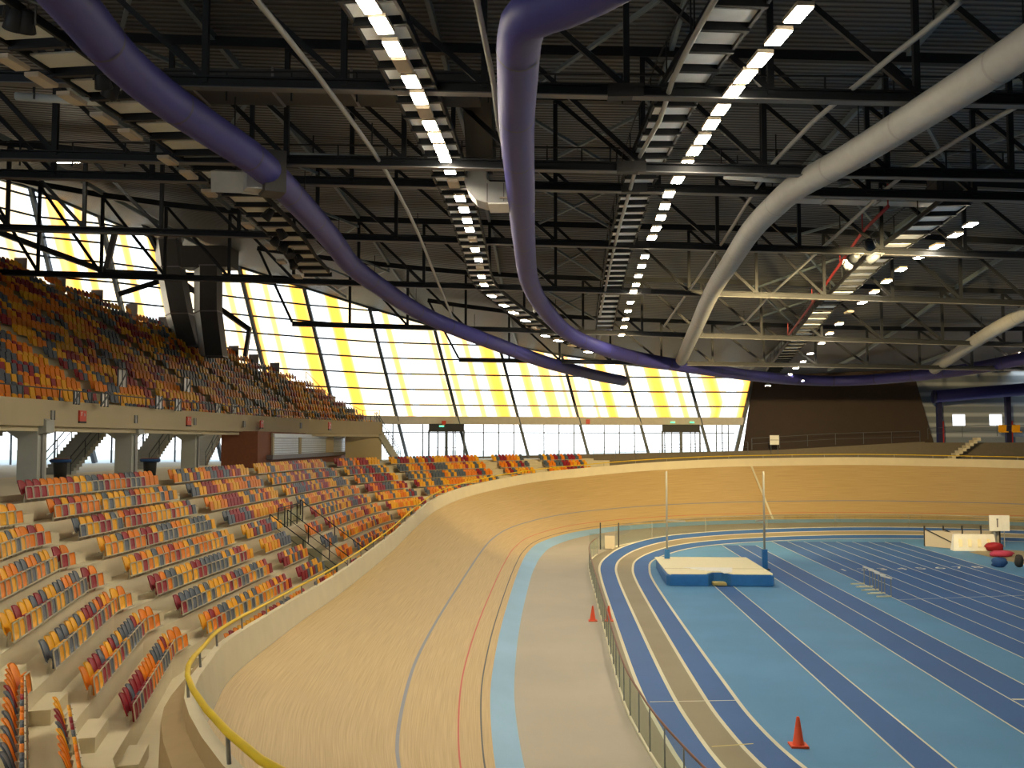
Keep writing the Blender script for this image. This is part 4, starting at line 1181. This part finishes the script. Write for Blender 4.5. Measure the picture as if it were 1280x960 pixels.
# curved sheet-metal fan unit on the central duct
FY = 37.4
a = on_y(583, 262, FY); b = on_y(664, 207, FY)
e = empty('fan_unit', 'curved galvanised fan housing feeding the central purple duct', 'fan')
mb = MB(); w = .65; xl, xr_, zb_, zt_ = a.x, b.x, a.z+.12, b.z
hh = zt_-zb_
pr_ = [(xl-.05, zt_), (xl-.02, zb_+hh*.5), (xl+.12, zb_+hh*.28), (xl+.4, zb_+.12), (xl+.75, zb_), (xr_, zb_), (xr_, zb_+hh*.48), (xl+.95, zb_+hh*.5), (xl+.82, zb_+hh*.56), (xl+.8, zt_)]
n = len(pr_)
for s_ in (-w, w): mb.v += [(x, FY+s_, z) for x, z in pr_]
mb.f = [list(range(n))[::-1], [n+i for i in range(n)]]+[[i, (i+1) % n, n+(i+1) % n, n+i] for i in range(n)]; mb.mi = [0]*len(mb.f)
mb.build('housing', 'galv', e)
for t in (.3, .55, .8): MB().box((xl+(xr_-xl)*t+.1, FY-w-.01, zb_+hh*.24), (.04, .03, hh*.44)).build('fold_line', 'counter', e)
MB().box((xr_-.75, FY, zb_-.06), (1.7, 1.45, .06)).build('lower_lip', 'whitep', e)
MB().box((xr_-.55, FY-.05, zb_+.14), (1.2, 1.5, .05)).build('upper_lip', 'lamp_housing', e)
# box on the left purple duct
a = on_h(330, 218, h_duct)
e = empty('duct_box', 'faceted sheet metal junction box on the purple window-side duct', 'duct', None, a)
MB().box((0, 0, 0), (1.3, .9, 1.25), .5).build('body', 'galv', e)
MB().box((-1.1, .3, -.15), (1.4, 1.2, .7), .2, .3).build('wing', 'galv', e)
MB().box((.35, -.2, -.05), (.7, 1.0, 1.4), .5).build('end_plate', 'galv_dark', e)
# wide flat duct high between the first trusses with a drop
a = on_y(215, 108, 31.5); b = on_y(600, 112, 31.5)
e = empty('rectangular_duct', 'wide dark flat duct crossing behind the nearest truss', 'duct')
MB().bar(a, b, 1.4, .7).build('duct_body', 'galv_dark', e)
for t in (.1, .35, .6, .85): MB().box(a.lerp(b, t), (.08, 1.5, .8)).build('flange', 'counter', e)
c0_, c1_ = on_y(598, 100, 33), on_y(602, 205, 37.5); MB().bar(c0_, c1_, 1.0, .8, (0, 1, 0)).build('drop', 'galv_dark', e)
# two big ducts rising from the upper stand to the roof
for pts, Y, w, lab, sh in (([(213, 300), (217, 335), (228, 393), (239, 434)], 78, 1.4, 'bent rectangular duct rising from the upper stand, window light painted on one side', 1), ([(264, 333), (264, 390), (271, 446)], 77, 1.35, 'straight rectangular duct rising beside the bent one on the upper stand', 0)):
    q = [on_y(x, y, Y) for x, y in pts]; e = empty('riser_duct', lab, 'duct', 'riser ducts on the upper stand')
    mb = MB(); m2 = MB(); o = 0
    ring = []
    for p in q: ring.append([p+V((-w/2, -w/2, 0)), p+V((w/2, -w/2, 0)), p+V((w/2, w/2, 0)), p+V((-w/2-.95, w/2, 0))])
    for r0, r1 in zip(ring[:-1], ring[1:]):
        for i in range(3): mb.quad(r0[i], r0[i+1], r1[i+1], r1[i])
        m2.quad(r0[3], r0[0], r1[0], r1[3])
    mb.build('dark_face', 'galv_dark', e); m2.build('pale_face', 'shutter', e)  # paler sheet on one side: window light put into the colour
    for r in ring:
        m3 = MB(); rr = r+[r[0]]
        for s_, t_ in zip(rr[:-1], rr[1:]): m3.bar(s_, t_, .08, .1)
        m3.build('flange', 'counter', e)
    if sh:
        p = q[0]; MB().tube([p+V((.9, .3, .35)), p+V((-.1, .2, .45)), p+V((-.55, .1, .05)), p+V((-.6, 0, -.6))], [.5, .55, .5, .4], 10).build('elbow', 'galv', e)
    else:
        p = q[0]; MB().box(p+V((-.2, .3, .7)), (4.0, 1.8, 1.7)).build('top_box', 'galv_dark', e)

# ------------------------------------------------------------------ lamp rows on their gantries
def lamp_proto(lit):
    e = empty('strip_light', 'x', 'light')
    MB().box((0, 0, .05), (.40, .92, .10)).build('housing', 'lamp_housing', e)
    MB().box((0, 0, -.012), (.37, .86, .02)).build('diffuser', 'lamp' if lit else 'lamp_housing', e)
    return e
plit, poff, pdrop = lamp_proto(True), lamp_proto(False), lamp_proto(False)
ch_ = [c for c in pdrop.children if c.name.startswith('diffuser')][0]
ch_.data = MB().box((0, 0, -.015), (.37, .86, .03)).mesh('diffuser', 'lamp_drop')
used = {id(plit): False, id(poff): False, id(pdrop): False}
def place(pr, p, ang, lab, grp):
    if not used[id(pr)]: o = pr; used[id(pr)] = True
    else:
        o = copy_obj(pr)
        for ch in list(pr.children): copy_obj(ch, o)
    o.location = p; o.rotation_euler = (0, 0, ang); o['label'] = lab; o['group'] = grp
R1 = [(460, 6), (477, 32), (492, 61), (514, 102), (524, 123), (538, 157), (545, 172), (551, 186), (556, 198), (562, 213), (575, 248), (580, 262), (584, 276), (587, 287), (594, 312), (598, 325), (602, 346), (605, 356), (615, 370), (630, 382), (642, 391), (657, 401), (682, 420), (698, 426), (735, 440)]
U1 = [(503, 82), (531, 141), (567, 231), (591, 300), (600, 336), (670, 411), (715, 433)]
R2_ = [(998, 18), (973, 47), (950, 75), (932, 96), (917, 115), (901, 137), (889, 156), (878, 174), (868, 189), (858, 205), (847, 225), (836, 243), (831, 258), (826, 272), (820, 286), (815, 297), (806, 321), (802, 333), (798, 345), (795, 356), (792, 364), (788, 378), (785, 389), (782, 399), (780, 409), (777, 419)]
R3 = [(1213, 281), (1194, 294), (1171, 308), (1150, 321), (1126, 337), (1108, 352), (1093, 365), (1078, 378), (1049, 405), (1037, 417), (1027, 429), (1013, 442), (1004, 452), (995, 460), (987, 468)]
U3 = [(1061, 391)]
R4 = [(1276, 441)]
U0 = [(15, 80), (52, 102), (90, 125), (130, 150), (163, 170), (210, 202), (236, 220), (262, 243), (310, 283), (338, 310), (352, 328), (372, 347)]
def row_lights(lit, off, rown, grp, plit=plit):
    allp = sorted([(q, 1) for q in lit]+[(q, 0) for q in off], key=lambda t: on_h(*t[0], h_light).y)
    P = [on_h(*q, h_light) for q, _ in allp]; ci = [0, 0]
    for i, ((q, l), p) in enumerate(zip(allp, P)):
        d = P[min(i+1, len(P)-1)]-P[max(i-1, 0)] if len(P) > 1 else V((0, 1, 0))
        ang = math.atan2(d.y, d.x)-PI/2
        lab = f"{nth(ci[l])} {'lit' if l else 'unlit'} strip light counted from the camera, {rown}"
        ci[l] += 1
        place(plit if l else poff, p, ang, lab, grp)
    return P
GR = 'lamps of the roof light rows'
P1 = row_lights(R1, U1, 'row curving over the seats', GR); P2 = row_lights(R2_, [], 'straight row over the infield', GR)
P3 = row_lights(R3, U3, 'diagonal row over the far bend', GR, pdrop); row_lights(R4, [], 'short row at the picture edge', GR, pdrop)
P0 = row_lights([], U0, 'dark gantry above the upper stand', GR)
def gantry(lab, P, off, width, zoff, pitch, bright=True, pm='panel'):
    e = empty('lighting_gantry', lab, 'gantry', 'lighting gantries')
    L = [P[0]+(P[0]-P[1]).normalized()*3]+P
    q = resample(L, max(8, int(sum((L[i+1]-L[i]).length for i in range(len(L)-1))/pitch)))
    sides = [[], []]
    for i, p in enumerate(q):
        d = (q[min(i+1, len(q)-1)]-q[max(i-1, 0)]); d.z = 0; d.normalize(); n = V((-d.y, d.x, 0))
        c = p+n*off+V((0, 0, zoff))
        sides[0].append(c-n*width/2); sides[1].append(c+n*width/2)
        ang = math.atan2(d.y, d.x)-PI/2
        MB().box((0, 0, 0), (width*.96, pitch*.52, .05)).build('deck_panel', pm, e).matrix_local = Matrix.Translation(c) @ Matrix.Rotation(ang, 4, 'Z')
        MB().box((0, 0, 0), (width*1.05, .14, .24)).build('cross_beam', 'steel', e).matrix_local = Matrix.Translation(c+d*pitch*.42+V((0, 0, -.06))) @ Matrix.Rotation(ang, 4, 'Z')
    for s_ in sides:
        mb = MB()
        for a, b in zip(s_[:-1], s_[1:]): mb.bar(a, b, .08, .22)
        mb.build('side_beam', 'steel', e)
    mb = MB()
    for a, b in zip(sides[1][:-1], sides[1][1:]): mb.bar(a+V((0, 0, 1.0)), b+V((0, 0, 1.0)), .04, .04)
    for a in sides[1][::2]: mb.bar(a, a+V((0, 0, 1.0)), .04, .04)
    mb.build('guard_rail', 'steel', e)
gantry('slatted gantry with white panels carrying the lamp row over the seats', P1, .15, 1.25, .38, 1.3)
gantry('slatted gantry with white panels beside the straight infield lamp row', P2, 1.25, 1.2, .40, 1.3)
gantry('slatted gantry with pale panels beside the diagonal lamp row', P3, 1.5, 1.3, .40, 1.6)
gantry('dark slatted gantry above the upper stand with unlit lamps', P0, -1.0, 1.5, .35, 1.7, True, 'concrete_grey')
for i in range(18):  # lamps added out of view to brighten the right side and far bank
    y = 22+3.6*i; place(pdrop, V((36, y, CAM.z+h_light(y)-.3)), 0, f'{nth(i)} added strip light brightening the hall from beyond the right edge of the view', GR)
for i, (x, y) in enumerate(((-9, 4), (-10, 7), (-11, 10), (-12, 13), (-13, 16), (-8, 10), (-9, 13), (-10, 16))):  # more added lamps out of view, fill for the near seats
    place(plit, V((x, y, CAM.z+9.4)), 0, f'{nth(i)} added strip light brightening the near stand from outside the view', GR)
for i, (pa, ya, pb, yb) in enumerate((((-30, 280), 72, (133, 340), 78), ((133, 340), 78, (470, 352), 98), ((147, 368), 79, (204, 350), 82), ((228, 352), 84, (248, 368), 84), ((272, 384), 86, (312, 412), 88), ((312, 410), 88, (306, 448), 88), ((145, 285), 78, (133, 336), 78), ((175, 268), 76, (208, 335), 80))):
    tag(MB().bar(on_y(*pa, ya), on_y(*pb, yb), .32, .42).build('facade_strut', 'steel'), f"dark steel strut bracing the sloping window wall above the upper stand, {ORD[i]} of eight", 'strut', 'struts of the window wall')
# stage spotlights clamped under gantries
spot = empty('spotlight', 'x', 'spotlight', 'stage spotlights')
mb = MB().lathe([(.10, .30), (.16, .26), (.20, .0), (.24, -.22), (.22, -.24)], n=14); mb.build('can', 'steel', spot, True)
MB().lathe([(.2, -.22), (.2, -.235)], n=14).build('lens', 'lamp_housing', spot)
MB().bar((-.24, 0, 0), (-.24, 0, .45), .04, .03).bar((.24, 0, 0), (.24, 0, .45), .04, .03).bar((-.24, 0, .45), (.24, 0, .45), .04, .03).build('yoke', 'dark', spot)
SPH = lambda i: (lambda Y: h_light(Y)+(.1 if i < 11 else -1.5))
SPX = [(128, 100), (140, 112), (335, 268), (345, 300), (355, 308), (362, 316), (366, 330), (372, 322), (352, 292), (32, 28), (18, 25), (1068, 322), (1060, 330), (1087, 305), (1092, 322)]
SPL = ['behind the thick purple duct, upper one', 'behind the thick purple duct, lower one', 'by the dark gantry, topmost of the cluster', 'by the dark gantry, in the middle of the cluster', 'by the dark gantry, just below the middle of the cluster', 'by the dark gantry, lower part of the cluster', 'by the dark gantry, lowest of the cluster', 'by the dark gantry, on its duct side', 'by the dark gantry, upper part of the cluster',
       'at the upper corner, one with amber lens', 'at the upper corner, beside the amber lens', 'beside the diagonal lamp row, middle one', 'beside the diagonal lamp row, lowest one', 'beside the diagonal lamp row, highest one', 'beside the diagonal lamp row, added to brighten the far bank']
for i, (q, lb) in enumerate(zip(SPX, SPL)):
    s_ = spot if i == 0 else copy_obj(spot)
    if i:
        for ch in list(spot.children): copy_obj(ch, s_)
    s_['label'] = 'dark stage spotlight hanging '+lb
    s_.location = on_h(*q, SPH(i)); s_.rotation_euler = (.5+.1*(i % 3), .3*(i % 2), .7*i)
# diagonal-row spotlights aimed at the far bend; the last is an added fill
for (x, y), tgt in zip(SPX[11:], ((8, 98, 3.5), (23, 104, 3.5), (38, 103, 3.5), (-3, 90, 3))):
    p = on_h(x, y, SPH(11))
    ld = bpy.data.lights.new('spot_lamp', 'SPOT'); ld.energy = 46000; ld.color = (1., .74, .34); ld.spot_size = 1.0; ld.spot_blend = 1.; ld.shadow_soft_size = .3
    lo = bpy.data.objects.new('spot_lamp', ld); COL.objects.link(lo)
    d = (V(tgt)-p).normalized(); lo.location = p+d*.45; lo.rotation_euler = d.to_track_quat('-Z', 'Y').to_euler()
    for o in COL.objects:
        if o.get('category') == 'spotlight' and (o.location-p).length < .05: o.rotation_euler = d.to_track_quat('-Z', 'Y').to_euler()
# small lamps near the end wall, and the bulkhead lamp near the upper windows
dl = empty('down_light', 'x', 'light', 'small lit lamps at the ring')
MB().lathe([(.12, .2), (.3, .05), (.32, 0)], n=14).build('shade', 'whitep', dl, True)
MB().bar((0, 0, .2), (0, 0, 1.6), .03, .03).build('hanger', 'steel', dl)
MB().lathe([(.28, .0), (.28, -.02)], n=14).build('diffuser', 'lamp', dl)
for i, (px, py, Y, lb) in enumerate(((960, 482, 106, 'small lit lamp shining on the dark end wall'), (1245, 459, 98, 'small lit lamp above the ring near the picture edge'))):
    d_ = dl if i == 0 else copy_obj(dl)
    if i:
        for ch in list(dl.children): copy_obj(ch, d_)
    d_['label'] = lb; d_.location = on_y(px, py, Y)
p = on_y(86, 202, 47.)
e = empty('strip_light', 'single lit strip light crosswise above the upper stand windows', 'light', None, p)
MB().box((0, 0, .06), (1.6, .22, .12)).build('housing', 'whitep', e); MB().box((0, 0, -.02), (1.55, .2, .04)).build('diffuser', 'lamp', e)
p = on_y(995, 476, 97.)
e = empty('strip_light', 'lit strip light on the purple ring at the end wall', 'light', None, p)
MB().box((0, 0, .06), (1.5, .22, .12)).build('housing', 'whitep', e); MB().box((0, 0, -.02), (1.45, .2, .04)).build('diffuser', 'lamp', e)

# ------------------------------------------------------------------ outside
struct(MB().quad((-160, -60, 5.4), (-47.5, -60, 5.4), (-47.5, 74, 5.4), (-160, 74, 5.4)).quad((-160, 74, 5.4), (-47.5, 74, 5.4), (-10, 115.5, 5.4), (-160, 260, 5.4)).quad((-160, 260, 5.4), (-10, 115.5, 5.4), (90, 115.5, 5.4), (160, 260, 5.4)).build('ground_outside', 'ledge'))
wd = bpy.data.worlds.new('sky'); S.world = wd; wd.use_nodes = True
n = wd.node_tree.nodes; l = wd.node_tree.links; bg = n['Background']
tc = n.new('ShaderNodeTexCoord'); sp_ = n.new('ShaderNodeSeparateXYZ'); l.new(tc.outputs['Generated'], sp_.inputs[0])
rp = n.new('ShaderNodeValToRGB'); l.new(sp_.outputs['Z'], rp.inputs[0])
rp.color_ramp.elements[0].position = .0; rp.color_ramp.elements[0].color = (.96, .98, 1, 1)
rp.color_ramp.elements[1].position = .6; rp.color_ramp.elements[1].color = (.70, .86, 1, 1)
l.new(rp.outputs[0], bg.inputs['Color']); bg.inputs['Strength'].default_value = 2.6

S.view_settings.view_transform = 'Standard'; S.view_settings.look = 'None'
S.view_settings.gamma = 1; S.view_settings.use_curve_mapping = False
S.view_settings.exposure = 0.08
try:
    S.cycles.use_denoising = True; S.cycles.max_bounces = 6; S.cycles.diffuse_bounces = 3; S.cycles.transparent_max_bounces = 12
    S.cycles.sample_clamp_indirect = 8
    S.cycles.caustics_reflective = False; S.cycles.caustics_refractive = False
except Exception: pass
